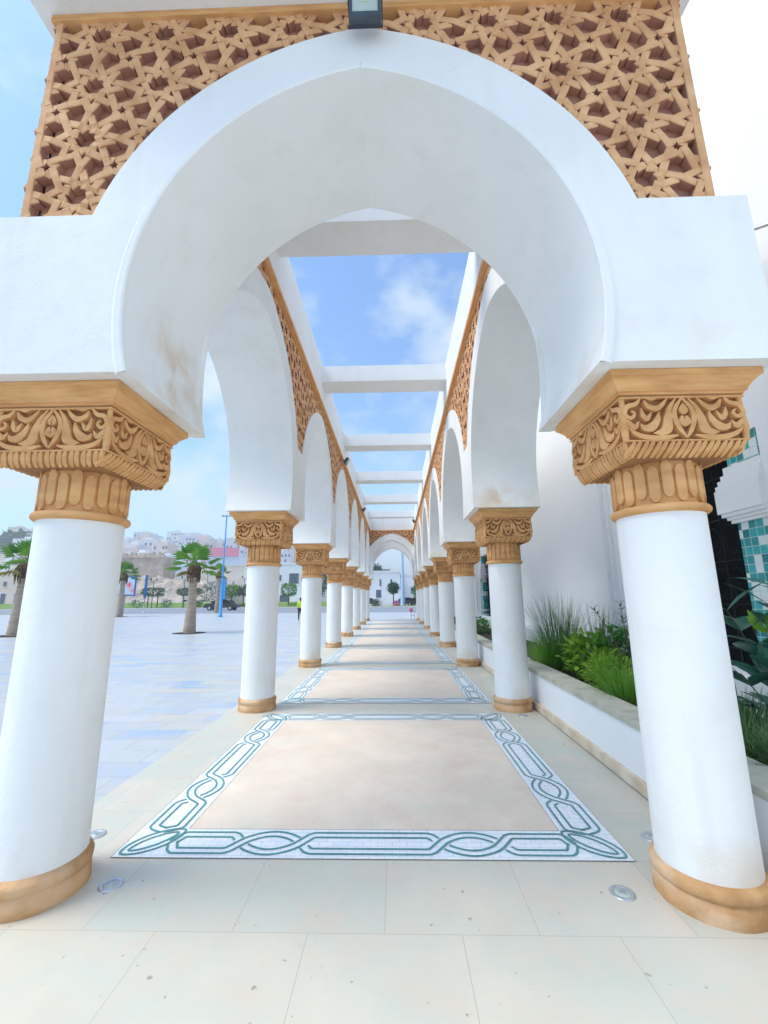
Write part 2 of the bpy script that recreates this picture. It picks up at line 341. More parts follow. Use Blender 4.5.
def arch_ring(mb, c, Ri, Re, sp, d0, d1, place, lip=True):
    """pointed horseshoe arch: soffit radius Ri, band radius Re, filled down to ZB as far as the pier at |s| = sp"""
    for sg in (-1, 1):
        def ci(z): return sg * (-c + math.sqrt(Ri * Ri - (z - ZC) ** 2))
        st = []
        for k in range(13):
            z = ZB + (ZP - ZB) * k / 12; st.append(((ci(z), z), (sg * sp, z)))
        a0i = math.asin((ZP - ZC) / Ri); a1i = math.acos(c / Ri)
        a0e = math.asin((ZP - ZC) / Re); a1e = math.acos(c / Re)
        st2 = []
        n = 40
        for k in range(n + 1):
            t = k / n; ai = a0i + (a1i - a0i) * t; ae = a0e + (a1e - a0e) * t
            st2.append(((sg * (-c + Ri * math.cos(ai)), ZC + Ri * math.sin(ai)), (sg * (-c + Re * math.cos(ae)), ZC + Re * math.sin(ae))))
        for ss in (st, st2):
            F0 = [place(p[0][0], p[0][1], d0) for p in ss]; F1 = [place(p[1][0], p[1][1], d0) for p in ss]
            B0 = [place(p[0][0], p[0][1], d1) for p in ss]; B1 = [place(p[1][0], p[1][1], d1) for p in ss]
            m = len(ss)
            mb.add(F0 + F1, [(k, k + 1, m + k + 1, m + k) for k in range(m - 1)])
            mb.add(B0 + B1, [(k, k + 1, m + k + 1, m + k) for k in range(m - 1)])
            mb.add(F0 + B0, [(k, k + 1, m + k + 1, m + k) for k in range(m - 1)], 0, True)
            mb.add(F1 + B1, [(k, k + 1, m + k + 1, m + k) for k in range(m - 1)], 0, True)
        f, b_ = [place(st[0][0][0], ZB, d0), place(st[0][1][0], ZB, d0)], [place(st[0][0][0], ZB, d1), place(st[0][1][0], ZB, d1)]
        mb.add(f + b_, [(0, 1, 3, 2)])
        # raised lip round the opening, on the face
        if not lip: continue
        pts = [p[0] for p in st] + [p[0] for p in st2[1:]]
        cen = (-sg * c, ZC)
        def outw(p, e):
            v = Vector((p[0] - cen[0], p[1] - cen[1])); v.normalize(); return (p[0] + v.x * e, p[1] + v.y * e)
        prof = [(0.0, 0.0), (0.0, -0.010), (0.010, -0.016), (0.045, -0.016), (0.060, -0.004), (0.064, 0.0)]
        rows = [[place(*outw(p, e), d0 + dd) for p in pts] for e, dd in prof]
        m = len(pts)
        for r_ in range(len(rows) - 1):
            mb.add(rows[r_] + rows[r_ + 1], [(k, k + 1, m + k + 1, m + k) for k in range(m - 1)], 0, True)

# ------------------------------------------------------------------ ground
M['plaza'] = brick_mat('pale_plaza_slabs', [((0.44, 0.47, 0.50, 1), 5), ((0.37, 0.45, 0.57, 1), 2), ((0.50, 0.52, 0.54, 1), 4), ((0.53, 0.50, 0.43, 1), 2.4), ((0.29, 0.41, 0.60, 1), 1.4), ((0.46, 0.50, 0.51, 1), 3)], 0.75, 0.33, (0.33, 0.36, 0.39, 1), 0.006, rough=0.38, stain=(0.42, 0.45, 0.48, 1), warm=(0.50, 0.48, 0.43, 1))
M['walk'] = brick_mat('beige_stone_slabs', [((0.60, 0.55, 0.46, 1), 4), ((0.565, 0.54, 0.46, 1), 3), ((0.61, 0.545, 0.46, 1), 3), ((0.54, 0.53, 0.455, 1), 3)], 0.70, 0.555, (0.40, 0.37, 0.31, 1), 0.0018, loc=(0.245, -0.035 - 0.555 * 4 + 2.22, 0), rough=0.42, stain=(0.46, 0.50, 0.44, 1), nsc=1.5, warm=(0.58, 0.49, 0.40, 1))
M['field'] = brick_mat('pinkish_stone_field', [((0.76, 0.655, 0.545, 1), 3), ((0.73, 0.63, 0.525, 1), 3), ((0.75, 0.65, 0.535, 1), 3)], 1.21, 1.36, (0.64, 0.56, 0.48, 1), 0.0015, rough=0.42, stain=(0.64, 0.51, 0.42, 1), nsc=2.1, warm=(0.62, 0.59, 0.48, 1), bump=0.15)
M['mosaic'] = brick_mat('white_mosaic_band', [((0.72, 0.78, 0.84, 1), 4), ((0.66, 0.74, 0.84, 1), 3), ((0.78, 0.81, 0.84, 1), 3)], 0.09, 0.05, (0.50, 0.55, 0.62, 1), 0.002, rough=0.35, stain=(0.74, 0.78, 0.82, 1), bump=0.05, chips=0.2)
M['green'] = mat('green_tile_line', (0.035, 0.20, 0.20, 1), (0.07, 0.30, 0.28, 1), 5, 0.3, spec=0.5, c3=(0.05, 0.13, 0.20, 1), c3s=3, c3amt=0.8)
M['asphalt'] = mat('pale_worn_asphalt', (0.22, 0.24, 0.28, 1), (0.27, 0.29, 0.33, 1), 2, 0.8, 0.1, 90)
M['kerb'] = mat('kerb_concrete', (0.55, 0.54, 0.52, 1), (0.66, 0.64, 0.62, 1), 3, 0.8)
M['grass'] = mat('lawn', (0.10, 0.20, 0.03, 1), (0.19, 0.30, 0.05, 1), 3, 0.9, c3=(0.30, 0.30, 0.12, 1), c3s=0.3, c3amt=0.6)
M['earth'] = mat('dry_hill_earth', (0.33, 0.27, 0.21, 1), (0.44, 0.37, 0.30, 1), 0.05, 0.95, c3=(0.10, 0.17, 0.07, 1), c3s=0.02, c3amt=0.8)
M['pavement'] = mat('far_pavement', (0.55, 0.54, 0.51, 1), (0.62, 0.60, 0.58, 1), 1.2, 0.8)

def sheet(name, x0, x1, y0, y1, z, m, parent=None, nx=1, ny=1):
    mb = MB()
    mb.add([(x0, y0, z), (x1, y0, z), (x1, y1, z), (x0, y1, z)], [(0, 1, 2, 3)])
    o = mb.build(name, m, parent)
    if parent is None: o['kind'] = 'structure'
    return o
sheet('ground', -1500, 1500, -40, 2600, -0.02, M['earth'])
sheet('plaza', -90, 40, -20, 43.4, 0.0, M['plaza'])
mb = MB(); mb.box(-2.10, 2.02, -4, 29.6, -0.01, 0.006); walk = mb.build('walkway', M['walk'], kind='structure')
sheet('road', -200, 200, 43.6, 65.5, -0.012, M['asphalt'])
mb = MB(); mb.box(-200, 200, 43.4, 43.6, -0.02, 0.02); mb.build('kerb', M['kerb'], kind='structure')
mb = MB(); mb.box(-200, 200, 65.5, 67.2, -0.02, 0.11); mb.build('pavement', M['kerb'], kind='structure')
mb = MB(); mb.box(-200, 200, 67.2, 73.0, -0.02, 0.14)
mb.add([(-200, 70.5, 0.145), (-7, 70.5, 0.145), (-8, 74, 0.85), (-200, 74, 0.85), (-8, 77, 0.0), (-200, 77, 0.0)], [(0, 1, 2, 3), (3, 2, 4, 5)])
mb.build('lawn', M['grass'], kind='stuff')
sheet('parking_strip', -200, 200, 73.0, 82, 0.02, M['pavement'])
# painted lines on the road
mb = MB()
for i in range(-14, 12): mb.box(i * 6, i * 6 + 2.6, 54.2, 54.35, -0.011, -0.006)
mb.build('painted_line', mat('road_paint', (0.75, 0.75, 0.75, 1), rough=0.6), kind='structure')

# inlaid borders in the walkway floor
BO, BW = 1.526, 0.317
def strip(mb, pts, w=0.009, z=0.0):
    """flat line following pts"""
    n = len(pts); Lv = []; Rv = []
    for i, p in enumerate(pts):
        d = (Vector(pts[min(i + 1, n - 1)]) - Vector(pts[max(i - 1, 0)])); d.normalize()
        nn = Vector((-d.y, d.x)) * w
        Lv.append((p[0] + nn.x, p[1] + nn.y, z)); Rv.append((p[0] - nn.x, p[1] - nn.y, z))
    mb.add(Lv + Rv, [(i, n + i, n + i + 1, i + 1) for i in range(n - 1)])
def offset_path(pts, e):
    n = len(pts); o = []
    for i, p in enumerate(pts):
        d = (Vector(pts[min(i + 1, n - 1)]) - Vector(pts[max(i - 1, 0)])); d.normalize()
        o.append((p[0] - d.y * e, p[1] + d.x * e))
    return o
HL = 1.569
def braid(sign):
    """centre line of one strap along a border arm, s from -HL..HL, t across"""
    A_ = 0.088; pts = []
    def vesica(cx, up):
        r = []
        for k in range(-9, 10):
            u = k / 9; r.append((cx + u * 0.185, up * 0.098 * math.cos(u * PI / 2) ** 0.75))
        return r
    s = sign
    pts += [(-1.235, 0.0), (-1.205, s * A_ * 0.8), (-1.185, s * A_), (-0.885, s * A_), (-0.86, s * A_ * 0.85)]
    pts += vesica(-0.62, -s)
    pts += [(-0.38, s * A_ * 0.85), (-0.355, s * A_), (0.355, s * A_), (0.38, s * A_ * 0.85)]
    pts += vesica(0.62, -s)
    pts += [(0.86, s * A_ * 0.85), (0.885, s * A_), (1.185, s * A_), (1.205, s * A_ * 0.8), (1.235, 0.0)]
    return pts
def split_path(pts, cuts, gap):
    """remove pieces of a path near the given s positions"""
    segs = []; cur = []
    dense = []
    for a, b in zip(pts[:-1], pts[1:]):
        k = max(1, int(Vector((b[0] - a[0], b[1] - a[1])).length / 0.012))
        for i in range(k): dense.append((a[0] + (b[0] - a[0]) * i / k, a[1] + (b[1] - a[1]) * i / k))
    dense.append(pts[-1])
    for p in dense:
        if any(abs(p[0] - c) < gap and abs(p[1]) < 0.06 for c in cuts):
            if len(cur) > 1: segs.append(cur)
            cur = []
        else: cur.append(p)
    if len(cur) > 1: segs.append(cur)
    return segs
CR = [-0.805, -0.435, 0.435, 0.805]
STR = 0.027
lines_mb = MB()
def arm(tf):
    for sg, cuts in ((1, [CR[0], CR[2]]), (-1, [CR[1], CR[3]])):
        for seg in split_path(braid(sg), cuts, 0.028):
            for e, w_ in ((STR, 0.0072), (-STR, 0.0072)):
                strip(lines_mb, [tf(*q) for q in offset_path(seg, e)], w_)
hw = BO - BW / 2
arm(lambda s, t: (s * (hw / 1.3675), -hw + t)); arm(lambda s, t: (s * (hw / 1.3675), hw * 1.0 + t + 0.043 * 2))
arm(lambda s, t: (-hw - t, s * (1.41 / 1.3675) + 0.043)); arm(lambda s, t: (hw - t, s * (1.41 / 1.3675) + 0.043))
for sx_ in (-1, 1):
    for sy_ in (-1, 1):
        cx = sx_ * (hw - 0.01); cy = (-hw + 0.01) if sy_ < 0 else hw + 0.076
        for e in (0, 0.045):
            rA, rB = 0.190 - e, 0.094 - e
            pts = []
            for k in range(49):
                a = 2 * PI * k / 48
                u, v = rA * math.cos(a), rB * math.copysign(abs(math.sin(a)) ** 1.3, math.sin(a))
                ang = math.atan2(sy_, sx_)
                pts.append((cx + u * math.cos(ang) - v * math.sin(ang), cy + u * math.sin(ang) + v * math.cos(ang)))
            strip(lines_mb, pts, 0.0072)
band_mb = MB()
yo0, yo1 = -BO, BO + 0.086
rings = [(-BO, yo0, BO, yo1), (-BO + BW, yo0 + BW, BO - BW, yo1 - BW)]
o_, i_ = rings
ov = [(o_[0], o_[1], 0), (o_[2], o_[1], 0), (o_[2], o_[3], 0), (o_[0], o_[3], 0)]; iv = [(i_[0], i_[1], 0), (i_[2], i_[1], 0), (i_[2], i_[3], 0), (i_[0], i_[3], 0)]
band_mb.add(ov + iv, [(0, 1, 5, 4), (1, 2, 6, 5), (2, 3, 7, 6), (3, 0, 4, 7)])
field_mb = MB(); field_mb.add(iv, [(0, 1, 2, 3)])
edge_mb = MB()
for x0, y0, x1, y1 in rings:
    edge_mb.box(x0 - 0.002, x1 + 0.002, y0 - 0.002, y0 + 0.002, 0, 0.0002); edge_mb.box(x0 - 0.002, x1 + 0.002, y1 - 0.002, y1 + 0.002, 0, 0.0002)
    edge_mb.box(x0 - 0.002, x0 + 0.002, y0 + 0.002, y1 - 0.002, 0, 0.0002); edge_mb.box(x1 - 0.002, x1 + 0.002, y0 + 0.002, y1 - 0.002, 0, 0.0002)
M['seam'] = mat('floor_seam', (0.36, 0.34, 0.30, 1), rough=0.8)
b0 = band_mb.build('inlaid_border', M['mosaic'], walk); l0 = lines_mb.build('green_line', M['green'], b0); f0 = field_mb.build('stone_field', M['field'], walk); e0 = edge_mb.build('seam', M['seam'], b0)
f0.location = (0, 4.331, 0.010); b0.location = (0, 4.331, 0.010); l0.location = (0, 0, 0.004); e0.location = (0, 0, 0.001)
for k in range(1, NR - 1):
    b = b0.copy(); l = l0.copy(); f = f0.copy(); e = e0.copy()
    for q in (b, l, f, e): col.objects.link(q)
    l.parent = b; e.parent = b; b.location.y += k * S; f.location.y += k * S

# ------------------------------------------------------------------ the arcade
arc = thing('arcade', 'white arcade of pointed horseshoe arches with sandstone capitals and brown lattice above a stone walkway', 'arcade')
SEG = 64
# column: shaft with its base, necking, capital
mb = MB(); mb.lathe([(0.229, 0.14), (0.229, 0.9), (0.2285, 1.5), (0.228, 1.965)], SEG)
c_shaft = mb.build('column', M['shaft'], arc)
mb = MB(); mb.lathe([(0.252, 0.0), (0.254, 0.012), (0.250, 0.085), (0.243, 0.094), (0.243, 0.100), (0.252, 0.106), (0.257, 0.118), (0.257, 0.138), (0.250, 0.152), (0.238, 0.160), (0.229, 0.168)], SEG)
for v in range(len(mb.v)):
    x, y, z = mb.v[v]; n_ = noise.noise(Vector((x * 9, y * 9, z * 14))) * 0.0035; rr = math.hypot(x, y) or 1; mb.v[v] = (x * (1 + n_ / rr), y * (1 + n_ / rr), z)
mb.build('base', M['base'], c_shaft)
mb = MB(); prof = [(0.226, 1.950)]
for k in range(9):
    a = -PI / 2 + PI * k / 8; prof.append((0.236 + 0.022 * math.cos(a), 1.977 + 0.022 * math.sin(a)))
prof.append((0.220, 2.001)); mb.lathe(prof, SEG, cap=False); mb.build('neck_ring', M['sand'], c_shaft)

def stroke(mb, pts, wid, fn, h0, h1, n=None):
    """leaf-like raised stroke: pts centreline in 2D, wid half widths; fn(u,v,h)->xyz; bevelled top"""
    P = [Vector(p) for p in pts]
    # catmull-rom resample
    Q = []; Wd = []
    k = len(P); n = n or 5
    for i in range(k - 1):
        p0, p1, p2, p3 = P[max(i - 1, 0)], P[i], P[i + 1], P[min(i + 2, k - 1)]
        for j in range(n):
            t = j / n
            Q.append(0.5 * ((2 * p1) + (-p0 + p2) * t + (2 * p0 - 5 * p1 + 4 * p2 - p3) * t * t + (-p0 + 3 * p1 - 3 * p2 + p3) * t ** 3))
            Wd.append(wid[i] + (wid[i + 1] - wid[i]) * (3 * t * t - 2 * t ** 3))
    Q.append(P[-1]); Wd.append(wid[-1])
    m = len(Q); rows = [[], [], [], []]
    for i, p in enumerate(Q):
        d = (Q[min(i + 1, m - 1)] - Q[max(i - 1, 0)]).normalized(); nn = Vector((-d.y, d.x)); w_ = max(Wd[i], 0.0012)
        for r_, (o_, h_) in enumerate(((w_, h0), (w_ * 0.86, h1), (-w_ * 0.86, h1), (-w_, h0))):
            q = p + nn * o_; rows[r_].append(fn(q.x, q.y, h_))
    for r_ in range(3): mb.add(rows[r_] + rows[r_ + 1], [(i, i + 1, m + i + 1, m + i) for i in range(m - 1)], 0, False)
    mb.add([rows[r_][0] for r_ in range(4)], [(0, 1, 2, 3)]); mb.add([rows[r_][-1] for r_ in range(4)], [(3, 2, 1, 0)])

# fluted necking drum
mb = MB(); mb.lathe([(0.222, 1.998), (0.222, 2.245)], SEG, cap=False)
nk = 22
for k in range(nk):
    a0 = 2 * PI * k / nk; up = k % 2; zb, zt_ = (2.006, 2.215) if up else (2.030, 2.242)
    hwid = 0.0300
    def fn(u, v, h, a0=a0): r = 0.222 + h; return (r * math.cos(a0 + u / 0.235), r * math.sin(a0 + u / 0.235), v)
    pts = [(0, zb), (0, zb + 0.006), (0, zb + 0.028)] + [(0, zb + 0.05 + (zt_ - zb - 0.10) * t / 2) for t in range(3)] + [(0, zt_ - 0.028), (0, zt_ - 0.006), (0, zt_)]
    wd = [0.002, hwid * 0.55, hwid * 0.97, hwid, hwid, hwid, hwid * 0.97, hwid * 0.55, 0.002]
    stroke(mb, pts, wd, fn, 0.0, 0.016, 3)
neck = mb.build('fluted_necking', M['sand'], c_shaft)

# carved capital block
def sq_loft(mb, prof, m=0, rc=0.0):
    """square profile loft: (half, z)"""
    vs = []; fs = []
    for h, z in prof: vs += [(-h, -h, z), (h, -h, z), (h, h, z), (-h, h, z)]
    for j in range(len(prof) - 1):
        for i in range(4):
            i2 = (i + 1) % 4; fs.append((j * 4 + i, j * 4 + i2, (j + 1) * 4 + i2, (j + 1) * 4 + i))
    fs.append((3, 2, 1, 0)); k = (len(prof) - 1) * 4; fs.append((k, k + 1, k + 2, k + 3)); mb.add(vs, fs, m)
mb = MB()
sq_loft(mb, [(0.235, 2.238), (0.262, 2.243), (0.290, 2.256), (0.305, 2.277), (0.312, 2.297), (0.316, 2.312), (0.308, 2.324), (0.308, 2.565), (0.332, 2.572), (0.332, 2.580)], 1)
HF = 0.335
face = [
    ([(0.0, 1.00), (0.13, 0.74), (0.155, 0.52), (0.10, 0.26), (0.0, 0.04)], [.010, .026, .032, .026, .010]),
    ([(0.0, 0.30), (0.045, 0.42), (0.03, 0.56)], [.004, .040, .012]),
    ([(0.0, 0.60), (0.035, 0.70), (0.0, 0.86)], [.012, .030, .004]),
    ([(0.10, 0.98), (0.22, 0.74), (0.27, 0.46), (0.30, 0.26), (0.40, 0.17), (0.52, 0.16)], [.008, .026, .052, .062, .040, .006]),
    ([(0.14, 0.10), (0.34, 0.045), (0.60, 0.05), (0.80, 0.14), (0.92, 0.30)], [.010, .030, .032, .026, .006]),
    ([(0.24, 0.99), (0.34, 0.82), (0.44, 0.74), (0.56, 0.80), (0.62, 0.94)], [.006, .026, .036, .030, .010]),
    ([(0.40, 0.66), (0.44, 0.46), (0.54, 0.30), (0.66, 0.28), (0.72, 0.38)], [.006, .036, .052, .036, .006]),
    ([(0.52, 0.66), (0.60, 0.50), (0.66, 0.58), (0.68, 0.76)], [.006, .030, .028, .006]),
    ([(0.68, 0.99), (0.76, 0.86), (0.90, 0.80), (0.95, 0.62), (0.86, 0.52), (0.79, 0.62), (0.84, 0.70)], [.010, .026, .028, .026, .022, .018, .008]),
    ([(0.74, 0.44), (0.82, 0.30), (0.93, 0.44), (0.96, 0.36)], [.006, .034, .026, .006]),
    ([(0.40, 1.0), (0.50, 0.97), (0.60, 1.0)], [.006, .018, .006]),
]
for q in range(4):
    rot = Matrix.Rotation(q * PI / 2, 3, 'Z')
    for pts, wd in face:
        for sg in (-1, 1):
            def fn(u, v, h, sg=sg, rot=rot):
                return rot @ Vector((max(-HF, min(HF, sg * u)), -(0.306 + h), v))
            P2 = [(p[0] * 0.333, 2.321 + p[1] * 0.241) for p in pts]
            stroke(mb, P2, [w_ * 0.52 for w_ in wd], fn, 0.0, 0.030, 4)
    # gadroons curling under the block
    ng = 9
    def gp(v): v = max(0.0, min(1.0, v)); return 0.262 + 0.054 * math.sin(v * PI / 2) ** 0.8, 2.243 + 0.072 * v
    for g in range(ng):
        cx = (-1 + (2 * g + 1) / ng) * 0.312
        for e in (-0.0155, 0.0155):
            def fn(u, v, h, rot=rot): hh, zz = gp(v); return rot @ Vector((max(-0.331, min(0.331, u)), -(hh + h * (0.55 + 0.45 * v)), zz - h * (1 - v) * 0.6))
            stroke(mb, [(cx + e - 0.016, 0.02), (cx + e - 0.011, 0.22), (cx + e - 0.002, 0.5), (cx + e + 0.007, 0.78), (cx + e + 0.013, 0.98)], [0.008, 0.0142, 0.0158, 0.0142, 0.008], fn, 0.0, 0.014, 3)
    mb.tube([rot @ Vector((0.318, -0.318, 2.318)), rot @ Vector((0.321, -0.321, 2.39)), rot @ Vector((0.317, -0.317, 2.47)), rot @ Vector((0.318, -0.318, 2.56))], [0.016, 0.021, 0.017, 0.014], 8)
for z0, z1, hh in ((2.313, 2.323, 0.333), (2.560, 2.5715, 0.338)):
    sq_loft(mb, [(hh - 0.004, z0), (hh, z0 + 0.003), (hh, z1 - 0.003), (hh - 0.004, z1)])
mb.build('carved_capital', [M['sand'], M['sand_shaded']], c_shaft)
mb = MB(); pr = [(0.330, 2.580), (0.340, 2.582), (0.340, 2.594), (0.352, 2.597), (0.352, 2.606)]
for k in range(8):
    t = k / 7; pr.append((0.354 + 0.042 * (t ** 1.25), 2.608 + 0.052 * t))
pr += [(0.404, 2.663), (0.404, 2.6995)]
sq_loft(mb, pr); mb.build('abacus', M['band'], c_shaft)
# all sixteen columns
def place_col(c, x, y, rz):
    c.location = (x, y, 0); c.rotation_euler = (0, 0, rz)
cols = []
for k in range(NR):
    for sx_ in (-1, 1):
        c = c_shaft if (k == 0 and sx_ == -1) else copy_tree(c_shaft, arc)
        place_col(c, sx_ * W, D + k * S, (k * 2 + (sx_ > 0)) % 4 * PI / 2); cols.append(c)

# impost piers
SPF, SPS = 1.345, 1.430
hy = S / 2 - SPS
M['stained'] = mat('stucco_stained', (0.80, 0.80, 0.785, 1), (0.84, 0.845, 0.84, 1), 1.2, 0.75, 0.25, 22, c3=(0.62, 0.40, 0.22, 1), c3s=1.9, c3lo=0.57, c3hi=0.72, c3amt=0.55)
for k in range(NR):
    y = D + k * S
    for sx_ in (-1, 1):
        y0, y1 = (YF, y + hy) if k == 0 else ((y - hy, y + (D - YF)) if k == NR - 1 else (y - hy, y + hy))
        xa = SPF if k in (0, NR - 1, NR - 2) else XI
        mb = MB(); xs = sorted((sx_ * xa, sx_ * XO)); mb.box(xs[0], xs[1], y0, y1, 2.702, ZP - 0.0)
        mb.build('impost_pier', M['stucco'], arc)

# stains near the springing of the first arches
def portal(yface, dirn, name):
    """front wall with arch: face at y=yface, wall runs dirn*(YB-YF) deep"""
    T = YB - YF
    pl = lambda s, z, d: (s, yface + dirn * d, z)
    mb = MB(); arch_ring(mb, 0.3, RI, RE + 0.01, SPF, 0.0, T, pl)
    o = mb.build(name, M['stucco'], arc)
    lo, hi = -2.030, 2.030
    keep = lambda p: lo + 0.004 < p[0] < hi - 0.004 and ZP - 0.03 < p[1] < ZL + 0.03 and not in_arch(p[0], p[1], 0.3, RE - 0.08)
    clip = (lo + 0.012, hi - 0.012, ZP, ZL + 0.02)
    bars = lattice_bars(lo, hi, ZP, ZL, (-0.03, 4.711), keep)
    for e in (lo + 0.030, hi - 0.030): bars.append((Vector((e, ZP)), Vector((e, ZL)), 1, 1))
    mb = MB(); bar_mesh(mb, bars, lambda s, z, d: pl(s, z, d + 0.006), clip, seed=3)
    mb.build('lattice_panel', [M['lattice'], M['lattice_shaded']], o)
    # backing behind the lattice, hole shade in its colour, only outside the arch band
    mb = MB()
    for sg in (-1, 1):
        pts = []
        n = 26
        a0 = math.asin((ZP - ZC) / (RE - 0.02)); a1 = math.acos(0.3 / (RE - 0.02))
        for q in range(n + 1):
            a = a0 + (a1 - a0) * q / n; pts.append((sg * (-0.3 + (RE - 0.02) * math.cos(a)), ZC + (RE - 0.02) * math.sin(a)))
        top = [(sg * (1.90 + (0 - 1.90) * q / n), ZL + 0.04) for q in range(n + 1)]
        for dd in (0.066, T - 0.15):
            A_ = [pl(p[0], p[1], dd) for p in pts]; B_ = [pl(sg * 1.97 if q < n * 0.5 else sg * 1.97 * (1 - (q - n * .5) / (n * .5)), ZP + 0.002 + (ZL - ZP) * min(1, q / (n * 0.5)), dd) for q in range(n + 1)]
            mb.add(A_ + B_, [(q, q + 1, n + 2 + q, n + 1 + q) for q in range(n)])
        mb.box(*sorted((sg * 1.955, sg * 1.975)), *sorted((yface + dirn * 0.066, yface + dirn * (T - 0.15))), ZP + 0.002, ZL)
    mb.build('lattice_backing', M['lattice_shaded'], o)
    mb = MB()
    ys = sorted((yface - dirn * 0.006, yface + dirn * 0.10)); mb.box(-2.05, 2.05, ys[0], ys[1], ZL - 0.005, 5.298)
    mb.build('cornice', M['band'], o)
    return o
portal(YF, 1, 'portal_arch')
YE = D + (NR - 1) * S
portal(YE - B, 1, 'portal_arch'); portal(YE - S - B, 1, 'portal_arch')

# side arches: one bay modelled, copies for the rest
for sg in (-1, 1):
    bars = lattice_bars(YF, D, ZP, ZL, (YF + 0.1, 4.711), lambda p: YF + 0.02 < p[0] < D and ZP - 0.03 < p[1] < ZL + 0.03)
    mb = MB(); bar_mesh(mb, bars, lambda s, z, d, sg=sg: (sg * (2.045 - d), s, z), (YF + 0.03, D, ZP, ZL + 0.02), seed=9)
    mb.build('lattice_panel', [M['lattice'], M['lattice_shaded']], arc)

def side_bay():
    T = XO - XI
    pl = lambda s, z, d: (XI + d, s, z)
    mb = MB(); arch_ring(mb, 0.2, 1.63, 1.96, SPS, 0.0, T, lambda s, z, d: pl(s, z + (0.004 if z < ZB + 0.001 else 0), d), lip=False)
    o = mb.build('side_arch', M['stucco'], arc)
    h = S / 2
    org = (0.0, 4.711)
    keep = lambda p: abs(p[0]) < h + 0.03 and ZP - 0.03 < p[1] < ZL + 0.03 and not in_arch(p[0], p[1], 0.2, 1.96 - 0.08)
    clip = (-h, h, ZP, ZL + 0.02)
    bars = lattice_bars(-h, h, ZP, ZL, org, keep)
    for nm, fc in (('lattice_panel', lambda s, z, d: pl(s, z, d + 0.006)), ('lattice_panel', lambda s, z, d: (2.06 - d, s, z))):
        mb = MB(); bar_mesh(mb, bars, fc, clip, seed=5); mb.build(nm, [M['lattice'], M['lattice_shaded']], o)
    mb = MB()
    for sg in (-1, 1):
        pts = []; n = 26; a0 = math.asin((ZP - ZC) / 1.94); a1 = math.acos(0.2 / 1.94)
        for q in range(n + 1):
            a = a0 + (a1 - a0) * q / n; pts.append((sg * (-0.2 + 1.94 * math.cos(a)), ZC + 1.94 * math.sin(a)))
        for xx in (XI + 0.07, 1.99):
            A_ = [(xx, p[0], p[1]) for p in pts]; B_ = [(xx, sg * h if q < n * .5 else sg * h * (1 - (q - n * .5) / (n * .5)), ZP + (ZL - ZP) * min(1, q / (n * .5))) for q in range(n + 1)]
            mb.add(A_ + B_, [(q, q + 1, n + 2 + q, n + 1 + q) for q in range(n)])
    mb.build('lattice_backing', M['lattice_shaded'], o)
    mb = MB(); mb.box(XI - 0.045, XI + 0.08, -h, h, 5.275, 5.335); mb.box(XI - 0.018, XI + 0.08, -h, h, ZL - 0.005, 5.274)
    mb.box(1.98, 2.055, -h, h, ZL - 0.005, 5.298)
    mb.build('cornice', M['band'], o)
    return o
sb = side_bay()
first = True
for k in range(NR - 1):
    yc = D + (k + 0.5) * S
    for rz in (0, PI):
        o = sb if first else copy_tree(sb, arc); first = False
        o.location = (0, yc, 0); o.rotation_euler = (0, 0, rz)

# roof frame: two long beams, end beams, cross beams
ZR0, ZR1 = 5.30, 6.13
for sx_ in (-1, 1):
    mb = MB(); xs = sorted((sx_ * 1.245, sx_ * 2.14)); mb.box(xs[0], xs[1], 1.55, YE + 1.0, ZR0, ZR1); mb.build('roof_beam', M['stucco'], arc)
mb = MB(); mb.box(-1.245, 1.245, 1.55, 2.95, ZR0, ZR1); mb.build('roof_beam', M['stucco'], arc)
mb = MB(); mb.box(-1.245, 1.245, YE - S - 0.45, YE - S + 0.45, ZR0, ZR1); mb.build('roof_beam', M['stucco'], arc)
mb = MB(); mb.box(-1.245, 1.245, YE - 0.40, YE + 1.0, ZR0, ZR1); mb.build('roof_beam', M['stucco'], arc)
for k in range(NR - 1):
    yc = D + (k + 0.5) * S
    mb = MB(); mb.box(-1.245, 1.245, yc - 0.25, yc + 0.25, 5.76, 6.10); mb.build('cross_beam', M['stucco'], arc)

# ------------------------------------------------------------------ floodlights and floor lights
def floodlight(label, loc, rz):
    t = thing('floodlight', label, 'floodlight', loc, rz, 'floodlights on the arcade cornice')
    rot = Matrix.Rotation(R(28), 3, 'X')
    def bx(mb, x0, x1, y0, y1, z0, z1):
        o = len(mb.v); mb.box(x0, x1, y0, y1, z0, z1)
        for i in range(o, len(mb.v)): mb.v[i] = tuple(rot @ Vector(mb.v[i]))
    mb = MB(); bx(mb, -0.095, 0.095, -0.02, 0.035, -0.085, 0.085); bx(mb, -0.095, -0.078, -0.032, -0.02, -0.085, 0.085); bx(mb, 0.078, 0.095, -0.032, -0.02, -0.085, 0.085)
    bx(mb, -0.078, 0.078, -0.032, -0.02, -0.085, -0.066); bx(mb, -0.078, 0.078, -0.032, -0.02, 0.066, 0.085)
    for i in range(7): bx(mb, -0.07 + i * 0.022, -0.064 + i * 0.022, 0.035, 0.055, -0.06, 0.06)
    mb.build('housing', M['darkmetal'], t)
    mb = MB(); bx(mb, -0.077, 0.077, -0.026, -0.021, -0.065, 0.065); bx(mb, -0.02, 0.02, -0.029, -0.0265, -0.02, 0.02); 
    mb.m = [0] * 6 + [1] * 6; mb.build('glass', [M['glass'], M['led']], t)
    mb = MB(); mb.box(-0.106, -0.097, -0.01, 0.11, -0.012, 0.012); mb.box(0.097, 0.106, -0.01, 0.11, -0.012, 0.012); mb.box(-0.106, 0.106, 0.11, 0.12, -0.012, 0.012); mb.build('bracket', M['darkmetal'], t)
    return t
